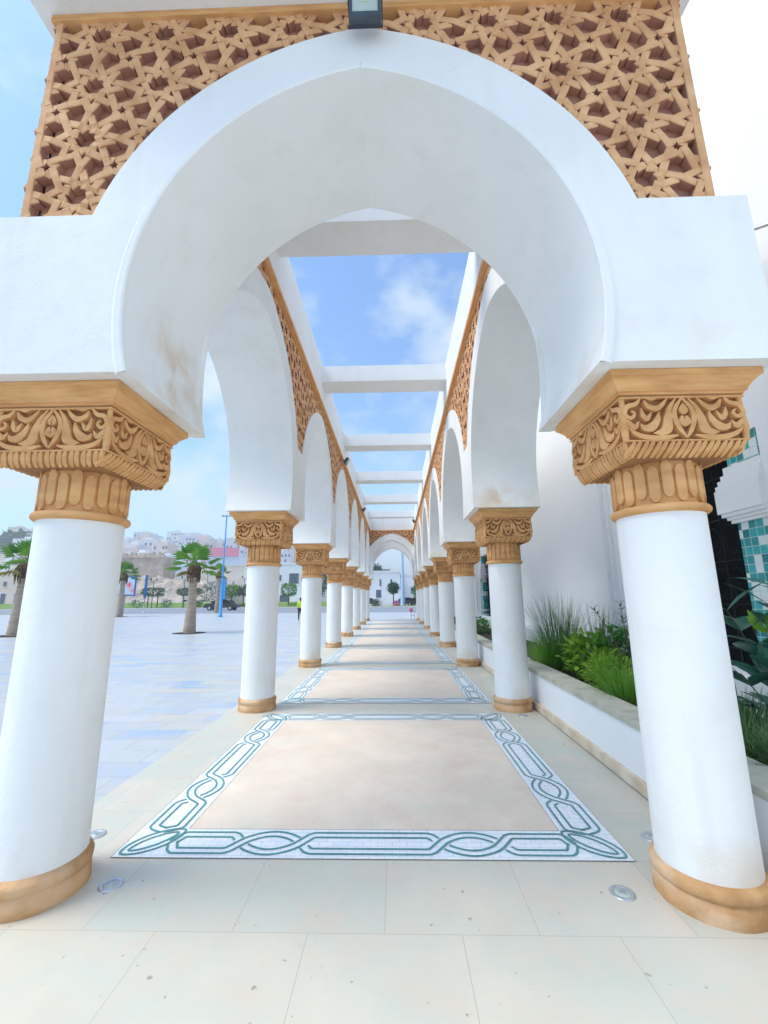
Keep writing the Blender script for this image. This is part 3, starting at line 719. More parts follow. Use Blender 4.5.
floodlight('square floodlight at the crown of the nearest arch, facing the viewer', (0.035, 1.90, 5.035), 0)
floodlight('small dark floodlight on the left cornice above the third side arch', (-1.11, D + 2.32 * S, 5.16), PI / 2)
floodlight('tiny far floodlight on the left cornice above the fifth side arch', (-1.11, D + 4.1 * S, 5.16), PI / 2)
floodlight('tiny far floodlight on the right cornice near the far portal', (1.11, D + 4.9 * S, 5.16), -PI / 2)

def floor_light(label, x, y):
    t = thing('floor_light', label, 'floor light', (x, y, 0.006), 0, 'round lights set into the paving')
    mb = MB(); mb.lathe([(0.062, -0.004), (0.062, 0.002), (0.058, 0.005), (0.044, 0.006), (0.040, 0.0035)], 36, cap=False)
    for k in range(3):
        a = k * 2.1 + 0.4; mb.lathe([(0.004, 0.0055), (0.004, 0.0075), (0.001, 0.0078)], 8, (0.051 * math.cos(a), 0.051 * math.sin(a), 0))
    mb.build('rim', M['metal'], t)
    mb = MB(); mb.lathe([(0.041, 0.0015), (0.040, 0.0035), (0.001, 0.0045)], 28); mb.build('lens', M['glass'], t)
    mb = MB(); mb.lathe([(0.018, 0.0046), (0.017, 0.0055), (0.001, 0.0058)], 20); mb.build('bulb', M['metal'], t)
floor_light('round metal floor light right of the nearest left column', -1.363, 2.57)
floor_light('floor light half behind the nearest left column base', -1.785, 3.05)
floor_light('round metal floor light left of the nearest right column', 1.315, 2.54)
floor_light('floor light touching the back of the nearest right column base', 1.765, 3.06)
floor_light('floor light before the second left column', -1.50, 5.83)
floor_light('floor light before the second right column', 1.78, 5.85)

# ------------------------------------------------------------------ white building on the right
M['bwall'] = mat('building_white_render', (0.80, 0.81, 0.815, 1), (0.845, 0.85, 0.85, 1), 0.8, 0.8, 0.15, 14, c3=(0.72, 0.70, 0.62, 1), c3s=0.5, c3amt=0.25)
M['zellige'] = brick_mat('green_white_tiles', [((0.03, 0.30, 0.30, 1), 5), ((0.05, 0.40, 0.42, 1), 4), ((0.02, 0.20, 0.22, 1), 3), ((0.75, 0.80, 0.80, 1), 5)], 0.085, 0.085, (0.55, 0.60, 0.58, 1), 0.003, offset=0.0, rough=0.25, stain=(0.04, 0.36, 0.38, 1), bump=0.05, swap='yz', warm=(0.05, 0.32, 0.33, 1), chips=0.0)
for n_ in M['zellige'].node_tree.nodes:
    if n_.type == 'MAP_RANGE' and (abs(n_.inputs[4].default_value - 0.95) < 1e-3 or abs(n_.inputs[4].default_value - 0.7) < 1e-3): n_.inputs[4].default_value = 0.12
M['darkglass'] = mat('dark_interior_glass', (0.004, 0.006, 0.008, 1), (0.010, 0.012, 0.014, 1), 3, 0.6, spec=0.08)
M['iron'] = mat('wrought_iron', (0.010, 0.016, 0.018, 1), rough=0.6, spec=0.2)
bld = thing('mosque_building', 'tall plain white building wall with dark grilled openings right of the arcade', 'building', (0, 0, 0))
XW = 3.60
doors = [5.15 + 11.06 * k for k in range(3)]
DHW = 0.86   # half width of opening
mb = MB(); segs = []; prev = -12
for c in doors:
    mb.box(XW, XW + 0.5, prev, c - DHW - 0.42, 0, 9.5); mb.box(XW, XW + 0.5, c - DHW - 0.42, c + DHW + 0.42, 3.06, 9.5); prev = c + DHW + 0.42
mb.box(XW, XW + 0.5, prev, 30.5, 0, 9.5); mb.box(XW + 0.5, XW + 9, -12, -11.5, 0, 9.5); mb.box(XW + 0.5, XW + 9, 30.0, 30.5, 0, 9.5); mb.box(XW + 0.5, XW + 9, -11.5, 30.0, 9.2, 9.5)
wallo = mb.build('wall', M['bwall'], bld)
mb = MB(); mb.box(3.465, XW - 0.002, -10, 30, 0.3, 0.72); mb.box(3.50, XW - 0.003, -10, 30, 0.721, 0.79); mb.build('plinth', M['bwall'], bld)
for c in doors:
    mb = MB(); mb.box(XW + 0.22, XW + 0.26, c - DHW, c + DHW, 0.75, 3.06); d_ = mb.build('opening', M['darkglass'], bld)
    mb = MB()
    for i in range(7): yy = c - DHW + 0.12 + i * (2 * DHW - 0.24) / 6; mb.tube([(XW + 0.13, yy, 0.75), (XW + 0.13, yy, 3.05)], 0.008, 6)
    for i in range(5): zz = 0.95 + i * 0.45; mb.tube([(XW + 0.13, c - DHW + 0.02, zz), (XW + 0.13, c + DHW - 0.02, zz)], 0.008, 6)
    for i in range(6):
        for j in range(4):
            yy = c - DHW + 0.12 + (i + .5) * (2 * DHW - 0.24) / 6; zz = 0.95 + (j + .5) * 0.45
            mb.tube([(XW + 0.13, yy + 0.09 * math.cos(a * PI / 8), zz + 0.15 * math.sin(a * PI / 8)) for a in range(17)], 0.005, 5)
    mb.build('grille', M['iron'], bld)
    for sg in (-1, 1):
        e0_, e1_ = c + sg * DHW, c + sg * (DHW + 0.42)
        ya, yb = sorted((e0_, e1_))
        mb = MB(); mb.box(XW + 0.02, XW + 0.3, ya, yb, 0.72, 2.20); mb.box(XW + 0.02, XW + 0.3, ya, yb, 2.78, 3.058); mb.build('tiled_jamb', M['zellige'], bld)
        # stepped corbel
        mb = MB()
        steps = [(2.20, 2.234, 0.03), (2.235, 2.269, 0.06), (2.27, 2.309, 0.10), (2.31, 2.549, 0.13), (2.55, 2.599, 0.115), (2.60, 2.649, 0.09), (2.65, 2.699, 0.06), (2.70, 2.78, 0.03)]
        for z0, z1, e in steps:
            yy = sorted((e0_ - sg * e, e1_)); mb.box(XW - e * 0.5, XW + 0.3, yy[0], yy[1], z0, z1 - 0.0005)
        mb.build('corbel', M['bwall'], bld)
        # raised frame moulding beside the opening
        f1 = c + sg * (DHW + 0.86)
        mb = MB()
        for a, b_, e in ((0.0, 0.10, 0.11), (0.101, 0.17, 0.05)):
            yy = sorted((f1 - sg * a, f1 - sg * b_)); mb.box(XW - e, XW + 0.01, yy[0], yy[1], 0.79, 3.7)
        mb.build('moulding', M['bwall'], bld)
mb = MB(); mb.tube([(3.62, 3.05, 4.62), (3.42, 3.30, 4.70), (3.30, 3.52, 4.86)], 0.016, 8); mb.build('rod', M['metal'], bld)

# ------------------------------------------------------------------ planter
M['coping'] = mat('grey_green_coping', (0.42, 0.42, 0.34, 1), (0.54, 0.53, 0.44, 1), 6, 0.75, 0.3, 50, c3=(0.22, 0.23, 0.17, 1), c3s=5, c3amt=0.5)
M['skirt'] = mat('stained_skirting', (0.62, 0.48, 0.33, 1), (0.76, 0.66, 0.52, 1), 5, 0.7, 0.3, 40, c3=(0.45, 0.25, 0.12, 1), c3s=2.2, c3lo=0.55, c3amt=0.7)
M['soil'] = mat('dark_soil', (0.025, 0.020, 0.014, 1), (0.05, 0.04, 0.028, 1), 10, 0.95, 0.5, 30)
pt = thing('planter', 'long white planter wall with grey stone coping beside the right row of columns', 'planter', (0, 0, 0))
mb = MB(); mb.box(2.075, 2.34, 2.2, 29, 0, 0.458); mb.box(2.06, 3.46, 1.9, 2.2, 0, 0.455); mb.build('wall', M['bwall'], pt)
mb = MB()
y = 1.88
while y < 29:
    y1 = min(y + 1.2, 29.02); mb.box(2.062, 2.355, y + 0.002, y1 - 0.002, 0.459, 0.508); y = y1
mb.build('coping', M['coping'], pt)
mb = MB(); mb.box(2.035, 2.073, 1.9, 29, 0.007, 0.095); mb.build('skirting', M['skirt'], pt)
mb = MB(); nx, ny = 8, 120
vs = []; fs = []
for j in range(ny + 1):
    for i in range(nx + 1):
        x = 2.341 + 1.12 * i / nx; yy = 2.2 + 26.7 * j / ny; vs.append((x, yy, 0.41 + 0.035 * noise.noise(Vector((x * 3, yy * 3, 0)))))
for j in range(ny):
    for i in range(nx): a = j * (nx + 1) + i; fs.append((a, a + 1, a + nx + 2, a + nx + 1))
mb.add(vs, fs, 0, True); mb.build('soil', M['soil'], pt)

# ------------------------------------------------------------------ plants
def leafmat(name, c1, c2, rough=0.45, tr=0.25, sc_=3): return mat(name, c1, c2, sc_, rough, spec=0.4, transl=tr)
M['blade'] = leafmat('grass_blade', (0.05, 0.15, 0.04, 1), (0.15, 0.28, 0.10, 1))
M['blade2'] = leafmat('bright_blade', (0.11, 0.30, 0.03, 1), (0.24, 0.46, 0.06, 1))
M['lime'] = leafmat('lime_leaf', (0.13, 0.32, 0.02, 1), (0.32, 0.52, 0.06, 1))
M['green1'] = leafmat('mid_leaf', (0.05, 0.20, 0.035, 1), (0.11, 0.32, 0.06, 1))
M['bigleaf'] = leafmat('dark_glossy_leaf', (0.02, 0.12, 0.09, 1), (0.06, 0.20, 0.13, 1), 0.28, 0.12)
M['olean'] = leafmat('greyish_leaf', (0.04, 0.09, 0.05, 1), (0.09, 0.16, 0.08, 1))
M['stem'] = mat('plant_stem', (0.12, 0.10, 0.05, 1), rough=0.8)

def blade(mb, base, d, ln, wd, droop, seg=6, m=0):
    """arching blade"""
    d = Vector(d).normalized(); side = d.cross(Vector((0, 0, 1)))
    if side.length < 0.05: side = Vector((1, 0, 0))
    side.normalize(); p = Vector(base); v = d.copy(); Lp = []; Rp = []
    for i in range(seg + 1):
        t = i / seg; w_ = wd * (1 - t) ** 0.6 * (0.5 + 0.5 * min(1, t * 5 + 0.3))
        Lp.append(p + side * w_); Rp.append(p - side * w_)
        p = p + v * (ln / seg); v = (v + Vector((0, 0, -droop / seg * (0.4 + 1.4 * t)))).normalized()
    n = seg + 1; mb.add(Lp + Rp, [(i, i + 1, n + i + 1, n + i) for i in range(seg)], m, True)

def leaf(mb, base, d, nrm, ln, wd, m=0, fold=0.15, curl=0.15):
    d = Vector(d).normalized(); s = d.cross(Vector(nrm)).normalized(); n = s.cross(d).normalized()
    prof = [(0, 0.02), (0.18, 0.55), (0.4, 1.0), (0.65, 0.85), (0.85, 0.45), (1.0, 0.02)]
    C = []; Lp = []; Rp = []
    for t, w_ in prof:
        c = Vector(base) + d * (ln * t) - n * (curl * ln * t * t)
        C.append(c); Lp.append(c + s * wd * w_ + n * fold * wd * w_); Rp.append(c - s * wd * w_ + n * fold * wd * w_)
    k = len(prof)
    mb.add(C + Lp + Rp, [(i, i + 1, k + i + 1, k + i) for i in range(k - 1)] + [(i + 1, i, 2 * k + i, 2 * k + i + 1) for i in range(k - 1)], m, True)

def grass_clump(name, label, x, y, z, n, h, spread, m, wd=0.006, droop=0.9, seed=1, rad=0.1, up=1.0):
    rnd = random.Random(seed); mb = MB()
    for i in range(n):
        a = rnd.uniform(0, 2 * PI); r = rad * math.sqrt(rnd.random()); lean = rnd.uniform(0.02, spread)
        blade(mb, (x + r * math.cos(a), y + r * math.sin(a), z), (lean * math.cos(a + rnd.uniform(-.4, .4)), lean * math.sin(a + rnd.uniform(-.4, .4)), up), h * rnd.uniform(0.55, 1.1), wd * rnd.uniform(0.7, 1.3), droop * rnd.uniform(0.3, 1.5), 7)
    return tag(mb.build(name, m), label, 'plant')
def shrub(name, label, c, r, n, m, ln=0.06, wd=0.02, seed=1, cat='plant', stems=8, zbase=None, shell=0.4):
    rnd = random.Random(seed); mb = MB(); c = Vector(c)
    zb_ = c.z - r[2] if zbase is None else zbase
    for i in range(n):
        v = Vector((rnd.gauss(0, 1), rnd.gauss(0, 1), rnd.gauss(0, 1))).normalized() * (rnd.uniform(shell, 1.0))
        lump = 1 + 0.28 * noise.noise(v * 2.2 + Vector((seed * 3.1, 0, 0)))
        p = c + Vector((v.x * r[0], v.y * r[1], v.z * r[2])) * lump
        if p.z < zb_ + 0.01: p.z = zb_ + rnd.uniform(0.01, 0.08)
        d = (v + Vector((rnd.uniform(-.8, .8), rnd.uniform(-.8, .8), rnd.uniform(-.3, .9))))
        leaf(mb, p, d, (rnd.uniform(-1, 1), rnd.uniform(-1, 1), 1.3), ln * rnd.uniform(0.6, 1.3), wd * rnd.uniform(0.7, 1.2))
    st = MB()
    for i in range(stems):
        a = rnd.uniform(0, 2 * PI); st.tube([(c.x + 0.03 * math.cos(a), c.y + 0.03 * math.sin(a), zb_ - 0.02), (c.x + r[0] * .5 * math.cos(a), c.y + r[1] * .5 * math.sin(a), c.z), (c.x + r[0] * .75 * math.cos(a), c.y + r[1] * .75 * math.sin(a), c.z + r[2] * .6)], [0.008, 0.006, 0.003], 5)
    t = thing(name, label, cat, (0, 0, 0)); t.location = (c.x, c.y, zb_)
    for b_, nm, mm in ((mb, 'foliage', m), (st, 'stem', M['stem'])):
        b_.v = [(v[0] - c.x, v[1] - c.y, v[2] - zb_) for v in b_.v]; b_.build(nm, mm, t)
    return t
ZS = 0.42
grass_clump('fountain_grass', 'tall thin-bladed ornamental grass just behind the second right column', 2.72, 6.9, ZS, 420, 1.15, 0.55, M['blade'], 0.0045, 0.75, 11, 0.20)
grass_clump('fountain_grass', 'arching thin grass at the right of the tall clump, against the white wall', 2.95, 6.15, ZS, 240, 1.0, 0.75, M['blade'], 0.0045, 1.1, 12, 0.16)
grass_clump('low_grass', 'dense bright green low grass under the tall clump beside the coping', 2.55, 6.95, ZS, 500, 0.55, 0.8, M['blade2'], 0.006, 1.0, 13, 0.22)
shrub('leafy_bush', 'bright green broad-leaved bush in the middle of the planter', (2.76, 6.05, 0.70), (0.32, 0.36, 0.30), 620, M['lime'], 0.09, 0.036, 3)
shrub('leafy_bush', 'darker green bush behind the bright broad-leaved one, near the wall', (3.12, 5.95, 0.78), (0.30, 0.42, 0.34), 520, M['green1'], 0.08, 0.03, 4)
shrub('feathery_bush', 'feathery yellow green bush spilling towards the coping', (2.66, 5.28, 0.62), (0.27, 0.38, 0.24), 1500, M['lime'], 0.075, 0.007, 5)
grass_clump('low_grass', 'soft green grass by the nearest right column, at the coping edge', 2.60, 4.75, ZS, 620, 0.42, 0.9, M['blade2'], 0.0055, 1.1, 14, 0.24)
shrub('feathery_bush', 'small dark leafy plant low beside the grass near the coping', (2.95, 4.85, 0.56), (0.25, 0.3, 0.2), 500, M['green1'], 0.07, 0.010, 6)
# upright stem plant
def stem_plant(label, base, tops, m, ln, wd, seed, step=0.05, name='oleander'):
    rnd = random.Random(seed); t = thing(name, label, 'plant', base); lm = MB(); sm_ = MB()
    for tp in tops:
        P0 = Vector((0, 0, 0)); P2 = Vector(tp); P1 = Vector((P2.x * 0.25, P2.y * 0.25, P2.z * 0.6))
        pts = [P0.lerp(P1, s / 10).lerp(P1.lerp(P2, s / 10), s / 10) for s in range(11)]
        sm_.tube(pts, [0.009 - 0.0006 * i for i in range(11)], 6)
        Ltot = P2.length; k = int(Ltot / step)
        for i in range(int(k * 0.25), k + 1):
            s = i / k; p = P0.lerp(P1, s).lerp(P1.lerp(P2, s), s); dr = (P2 - P1).normalized()
            for q in range(2):
                a = i * 2.4 + q * PI + rnd.uniform(-.3, .3)
                d = dr * rnd.uniform(0.3, 0.9) + Vector((math.cos(a), math.sin(a), 0.1))
                leaf(lm, p, d, (0, 0, 1) if abs(d.normalized().z) < .9 else (1, 0, 0), ln * rnd.uniform(.7, 1.15), wd * rnd.uniform(.8, 1.1))
    lm.build('foliage', m, t); sm_.build('stem', M['stem'], t)
    return t
stem_plant('slender oleander with narrow leaves on upright stems left of the nearest right column', (2.95, 5.35, 0.42), [(-0.28, 0.22, 0.92), (-0.02, 0.05, 0.98), (-0.38, -0.1, 0.70), (0.12, -0.15, 0.80), (-0.1, -0.3, 0.6)], M['olean'], 0.12, 0.011, 21, 0.045)
rub = stem_plant('large-leaved dark glossy plant right of the nearest right column', (3.02, 3.42, 0.42), [(-0.10, 0.26, 0.95), (0.10, 0.05, 1.15), (-0.22, -0.12, 0.85), (0.0, -0.3, 1.05), (-0.25, 0.15, 0.55)], M['bigleaf'], 0.33, 0.072, 22, 0.17, name='rubber_plant')
mb = MB(); rnd = random.Random(5)
for (lx, ly, lz) in ((-0.13, -0.12, 0.80), (0.02, -0.26, 0.95)):
    for q in range(7):
        a = q * 0.9; leaf(mb, (lx, ly, lz), (math.cos(a) * 0.7, math.sin(a) * 0.7, 0.9), (math.cos(a + 1.5), math.sin(a + 1.5), 0.2), 0.15 + 0.03 * (q % 3), 0.030)
mb.build('young_leaf', M['lime'], rub)
for i, (gx, gy) in enumerate(((2.62, 3.35), (2.95, 3.75), (2.7, 2.8))):
    grass_clump('dark_grass', ['dark tangled grass in the planter right of the nearest right column', 'dark grass at the foot of the large-leaved plant by the white plinth', 'dark grass in the planter corner at the right picture edge'][i], gx, gy, ZS, 460, 0.34, 1.3, M['blade'], 0.006, 1.3, 30 + i, 0.26)
shrub('leafy_bush', 'small round green bush behind the second right column', (2.72, 10.2, 0.62), (0.30, 0.40, 0.26), 420, M['green1'], 0.08, 0.03, 9)
shrub('leafy_bush', 'green bush behind the third right column by the dark opening', (2.75, 13.4, 0.62), (0.32, 0.5, 0.25), 420, M['green1'], 0.08, 0.03, 10)

# ------------------------------------------------------------------ palms
M['trunk'] = mat('palm_trunk', (0.34, 0.25, 0.19, 1), (0.48, 0.38, 0.30, 1), 3, 0.9, 0.6, 25, stretch=(1, 1, 5))
M['skirt_palm'] = mat('dead_frond_skirt', (0.10, 0.06, 0.035, 1), (0.20, 0.12, 0.07, 1), 8, 0.95, 0.6, 30)
M['frond'] = leafmat('palm_frond', (0.06, 0.20, 0.035, 1), (0.18, 0.38, 0.05, 1), 0.5, 0.35, 1)
M['frond_old'] = leafmat('yellowing_frond', (0.24, 0.22, 0.04, 1), (0.35, 0.30, 0.07, 1), 0.6, 0.3, 1)
def palm(label, x, y, h, rb, rt, crown, n, seed, pit=True):
    rnd = random.Random(seed); t = thing('palm_tree', label, 'palm tree', (x, y, 0), 0, 'palm trees on the plaza')
    mb = MB(); prof = []
    for i in range(26):
        u = i / 25; r = rt + (rb - rt) * (1 - u) ** 1.6; prof.append((r * (1 + (0.03 if i % 2 else -0.02)), u * h))
    mb.lathe(prof, 20); mb.build('trunk', M['trunk'], t)
    mb = MB(); mb.lathe([(rt * 1.0, h - crown * 0.50), (rt * 1.45, h - crown * 0.22), (rt * 1.7, h - crown * 0.02), (rt * 0.9, h + crown * 0.14)], 14)
    for i in range(60):
        a = rnd.uniform(0, 2 * PI); zz = h - rnd.uniform(-0.05, 0.35) * crown
        mb.tube([(rt * 1.2 * math.cos(a), rt * 1.2 * math.sin(a), zz), (rt * 1.9 * math.cos(a), rt * 1.9 * math.sin(a), zz - crown * .12), (rt * 1.7 * math.cos(a), rt * 1.7 * math.sin(a), zz - crown * .36)], [0.02, 0.025, 0.006], 5)
    mb.build('frond_skirt', M['skirt_palm'], t)
    cen = Vector((0, 0, h + crown * 0.05))
    for i in range(n):
        a = i * 2.399 + rnd.uniform(-.25, .25); el = R(84 - 118 * (i / n)) + rnd.uniform(-.1, .1)
        d = Vector((math.cos(a) * math.cos(el), math.sin(a) * math.cos(el), math.sin(el)))
        pl_ = crown * rnd.uniform(0.40, 0.52); hub = cen + d * pl_ + Vector((0, 0, -0.06 * crown))
        mb = MB(); mb.tube([cen, cen + d * pl_ * .6, hub], [0.022, 0.016, 0.012], 5)
        side = d.cross(Vector((0, 0, 1))); side = side.normalized() if side.length > .1 else Vector((1, 0, 0)); upv = side.cross(d).normalized()
        ns = 13
        for s in range(ns):
            th = R(-72 + 144 * s / (ns - 1))
            dd = (d * math.cos(th) + side * math.sin(th) + upv * 0.16 * math.cos(th * 2)).normalized()
            ll = crown * 0.62 * (0.62 + 0.38 * math.cos(th * 0.8)) * rnd.uniform(0.9, 1.08)
            mid_ = hub + dd * ll * 0.6; tip = hub + dd * ll + Vector((0, 0, -0.16 * ll))
            sd_ = dd.cross(upv).normalized() * (0.048 * ll + 0.008)
            mb.add([hub, mid_ + sd_, tip, mid_ - sd_], [(0, 1, 2), (0, 2, 3)], 0, False)
        mb.build('frond', M['frond_old'] if (el < R(-22) and rnd.random() < 0.7) else M['frond'], t)
    if pit:
        mb = MB(); mb.lathe([(rb * 2.6, 0.002), (rb * 2.6, 0.006), (0.01, 0.008)], 24); mb.build('soil_pit', M['soil'], t)
    return t
palm('fan palm standing on the plaza between the first and second left columns', -9.05, 19.37, 3.0, 0.27, 0.15, 1.18, 15, 5)
palm('fan palm with a dark dead-frond skirt at the left picture edge', -16.15, 18.45, 3.0, 0.33, 0.19, 1.25, 16, 6)
palm('fan palm half hidden behind the nearest left column, beside the billboard', -24.0, 37.5, 3.7, 0.28, 0.18, 1.3, 18, 8)
palm('smaller far fan palm behind the blue lamp post', -18.95, 46.0, 4.2, 0.26, 0.16, 1.15, 12, 9, False)

# ------------------------------------------------------------------ street furniture
M['blue'] = mat('light_blue_paint', (0.06, 0.30, 0.62, 1), (0.08, 0.36, 0.70, 1), 2, 0.5)
M['blue2'] = mat('deep_blue_paint', (0.03, 0.15, 0.40, 1), rough=0.5)
t = thing('lamp_post', 'tall light blue lamp post at the plaza edge right of the palm', 'lamp post', (-14.35, 35.7, 0))
mb = MB(); mb.lathe([(0.20, 0), (0.20, 0.1), (0.13, 0.14), (0.12, 2.6), (0.07, 2.8), (0.045, 8.6)], 14); mb.build('pole', M['blue'], t)
mb = MB(); mb.box(-0.35, 0.35, -0.04, 0.04, 8.45, 8.52); mb.build('arm', M['blue'], t)
for sg in (-1, 1):
    mb = MB(); mb.ell((sg * 0.36, 0, 8.55), (0.14, 0.12, 0.10)); mb.build('lamp_head', M['metal'], t)
t = thing('lamp_post', 'very tall pale blue mast seen through the far portal', 'lamp post', (1.45, 74.3, 0.02))
mb = MB(); mb.lathe([(0.42, 0), (0.40, 1.0), (0.30, 4), (0.20, 9.5), (0.12, 13)], 14); mb.build('pole', mat('pale_blue_paint', (0.42, 0.58, 0.76, 1), rough=0.6), t)
mb = MB(); mb.lathe([(0.5, 12.9), (0.55, 13.0), (0.5, 13.2)], 14); mb.build('lamp_head', M['metal'], t)

M['poster'] = None
def poster_mat():
    m = bpy.data.materials.new('poster_print'); m.use_nodes = True; N = m.node_tree.nodes; L = m.node_tree.links; b = N['Principled BSDF']
    tc = N.new('ShaderNodeTexCoord'); n = N.new('ShaderNodeTexVoronoi'); n.inputs['Scale'].default_value = 1.3; L.new(tc.outputs['Object'], n.inputs['Vector'])
    r = N.new('ShaderNodeValToRGB'); e = r.color_ramp.elements; e[0].color = (0.75, 0.08, 0.10, 1); e[0].position = 0.25; e[1].color = (0.55, 0.72, 0.85, 1); e[1].position = 0.62
    x = e.new(0.42); x.color = (0.80, 0.35, 0.35, 1); L.new(n.outputs[0], r.inputs[0]); L.new(r.outputs[0], b.inputs['Base Color']); return m
pm = poster_mat()
t = thing('billboard', 'small billboard with a red and pale print on a post beside the nearest left column', 'billboard', (-30.2, 47.7, 0))
mb = MB(); mb.box(-1.15, 1.15, -0.06, 0.06, 1.85, 4.05); mb.build('frame', M['blue2'], t)
mb = MB(); mb.box(-1.02, 1.02, -0.075, -0.061, 2.0, 3.92); mb.build('poster', pm, t)
mb = MB(); mb.tube([(0, 0, 0), (0, 0, 1.86)], 0.09, 8); mb.build('post', M['metal'], t)
t = thing('billboard', 'narrow dark sign panel leaning right of the red billboard', 'billboard', (-28.2, 48.2, 0))
mb = MB(); mb.box(-0.12, 0.12, -0.08, 0.08, 1.6, 4.2); mb.build('panel', M['blue2'], t); mb = MB(); mb.tube([(0, 0, 0), (0, 0, 1.62)], 0.05, 8); mb.build('post', M['metal'], t)
t = thing('info_pylon', 'tall blue pylon sign standing on the lawn behind the black car', 'sign', (-27.6, 67.9, 0.14))
mb = MB(); mb.box(-0.75, 0.05, -0.15, 0.15, 0, 4.2); mb.build('panel', M['blue2'], t); mb = MB(); mb.box(0.06, 0.75, -0.2, 0.2, 0, 4.6); mb.build('light_panel', M['blue'], t)

def street_lamp(label, x, y, h, z=0.11):
    t = thing('street_lamp', label, 'street lamp', (x, y, z), 0, 'thin street lamps along the far kerb')
    mb = MB(); mb.lathe([(0.09, 0), (0.07, 0.3), (0.045, h)], 8); mb.build('pole', M['darkmetal'], t)
    for sg in (-1, 1):
        mb = MB(); mb.tube([(0, 0, h - 0.5), (sg * 0.3, 0, h - 0.3), (sg * 0.45, 0, h)], 0.03, 6); mb.ell((sg * 0.45, 0, h + 0.1), (0.13, 0.13, 0.18), 8, 6); mb.build('lantern', M['darkmetal'], t)
for lb, x, y, h in (('thin dark lamp above the flat-topped tree nearest the billboard', -37.6, 66.2, 4.3), ('thin dark lamp between the two flat-topped dark trees', -37.0, 84, 6.5), ('thin dark lamp just left of the nearer palm trunk', -32.7, 66.2, 4.6), ('thin dark lamp right of the blue lamp post', -26.2, 74.5, 5.0)):
    street_lamp(lb, x, y, h)

# topiary trees
M['topi'] = leafmat('clipped_dark_foliage', (0.02, 0.10, 0.05, 1), (0.04, 0.16, 0.06, 1), 0.6, 0.15, 1)
M['topi2'] = leafmat('clipped_bright_foliage', (0.05, 0.18, 0.02, 1), (0.13, 0.32, 0.03, 1), 0.6, 0.2, 1)
def topiary(label, x, y, hz, r, m, seed, z0=0.14, trunks=1, boxy=True, n=900, lf=0.22):
    rnd = random.Random(seed); t = thing('clipped_tree', label, 'tree', (x, y, z0), 0, 'clipped trees along the far street')
    mb = MB()
    for i in range(n):
        if boxy:
            v = Vector((rnd.uniform(-1, 1), rnd.uniform(-1, 1), rnd.uniform(-1, 1))); k = rnd.randrange(3)
            if rnd.random() < 0.8: v[k] = math.copysign(1, v[k])
            ln_ = max(abs(v.x) ** 3, 0.0) + abs(v.y) ** 3 + abs(v.z) ** 3; v = v / (ln_ ** (1 / 3.0)) * (0.8 + 0.25 * rnd.random()) if ln_ > 1 else v
        else:
            v = Vector((rnd.gauss(0, 1), rnd.gauss(0, 1), rnd.gauss(0, 1))).normalized() * rnd.uniform(0.6, 1.02) * (1 + 0.2 * noise.noise(Vector((i * .01, seed, 0))))
            v *= 1 + 0.25 * noise.noise(v * 2.5 + Vector((seed, 0, 0)))
        p = Vector((v.x * r[0], v.y * r[1], hz + v.z * r[2]))
        leaf(mb, p, Vector((rnd.uniform(-1, 1), rnd.uniform(-1, 1), rnd.uniform(-.4, 1))), (rnd.uniform(-1, 1), rnd.uniform(-1, 1), 1), lf * rnd.uniform(.7, 1.3), lf * .42)
    mb.build('crown', m, t)
    mb = MB()
    for k in range(trunks):
        dx = (k - (trunks - 1) / 2) * r[0] * 0.9; mb.tube([(dx, 0, -0.02), (dx * 1.05, 0.02, hz * .6), (dx * .9, 0, hz)], [0.10, 0.08, 0.06], 7)
    mb.build('trunk', mat('tree_bark', (0.10, 0.08, 0.06, 1), rough=0.9), t)
    return t
topiary('flat-topped dark clipped tree on two trunks nearest the billboard', -38.8, 68.5, 2.45, (1.7, 1.3, 0.68), M['topi'], 1, trunks=2)
topiary('flat-topped dark clipped tree just left of the nearer palm trunk', -33.0, 68.5, 2.45, (1.75, 1.3, 0.66), M['topi'], 2, trunks=2)
topiary('bright green clipped tree right of the blue lamp post', -27.0, 71.0, 2.6, (1.9, 1.6, 1.05), M['topi2'], 3, boxy=False, n=1200)
topiary('mid green clipped tree left of the second left column', -24.2, 71.0, 2.5, (1.8, 1.6, 1.0), M['topi'], 4, trunks=2, boxy=False, n=1200)
topiary('clipped green tree before the white house, between the second and third left columns', -17.6, 71.5, 2.7, (1.25, 1.2, 1.05), M['topi2'], 5, n=900)
topiary('round clipped tree in the middle of the far portal view', -0.15, 68.0, 2.75, (0.95, 0.95, 0.95), M['topi'], 6, boxy=False, n=1100)
topiary('green tree at the right side of the far portal view', 3.7, 70.5, 2.2, (0.8, 0.8, 1.2), M['topi2'], 7, boxy=False, n=700)
topiary('tall loose green tree behind the third and fourth left columns', -13.0, 76.0, 4.2, (1.3, 1.3, 2.6), M['topi'], 8, z0=0.02, boxy=False, n=1600)
def far_bush(label, x, y, r, m, seed, z0=0.14, lf=0.2, n=260):
    t = shrub('bush', label, (x, y, z0 + r[2] * .8), r, n, m, lf, lf * .4, seed, 'bush', 3, zbase=z0); t['group'] = 'bushes on the far lawn'; return t
far_bush('low dark bush on the lawn beside the billboard post', -41.0, 68.0, (1.5, 0.8, 0.75), M['topi'], 41)
far_bush('small bush between the two flat-topped trees', -36.2, 68.0, (1.0, 0.7, 0.7), M['topi'], 42)
far_bush('small round bush left of the palm trunk on the lawn', -31.3, 68.2, (0.7, 0.6, 0.6), M['topi2'], 43)
far_bush('olive bush left of the round clipped tree, behind the road', -2.9, 68.2, (0.9, 0.7, 0.6), M['olean'], 44)
far_bush('wide olive green tree behind the nearer palm trunk', -34.4, 80, (2.6, 1.6, 2.6), M['olean'], 45, 0.02, 0.3, 700)
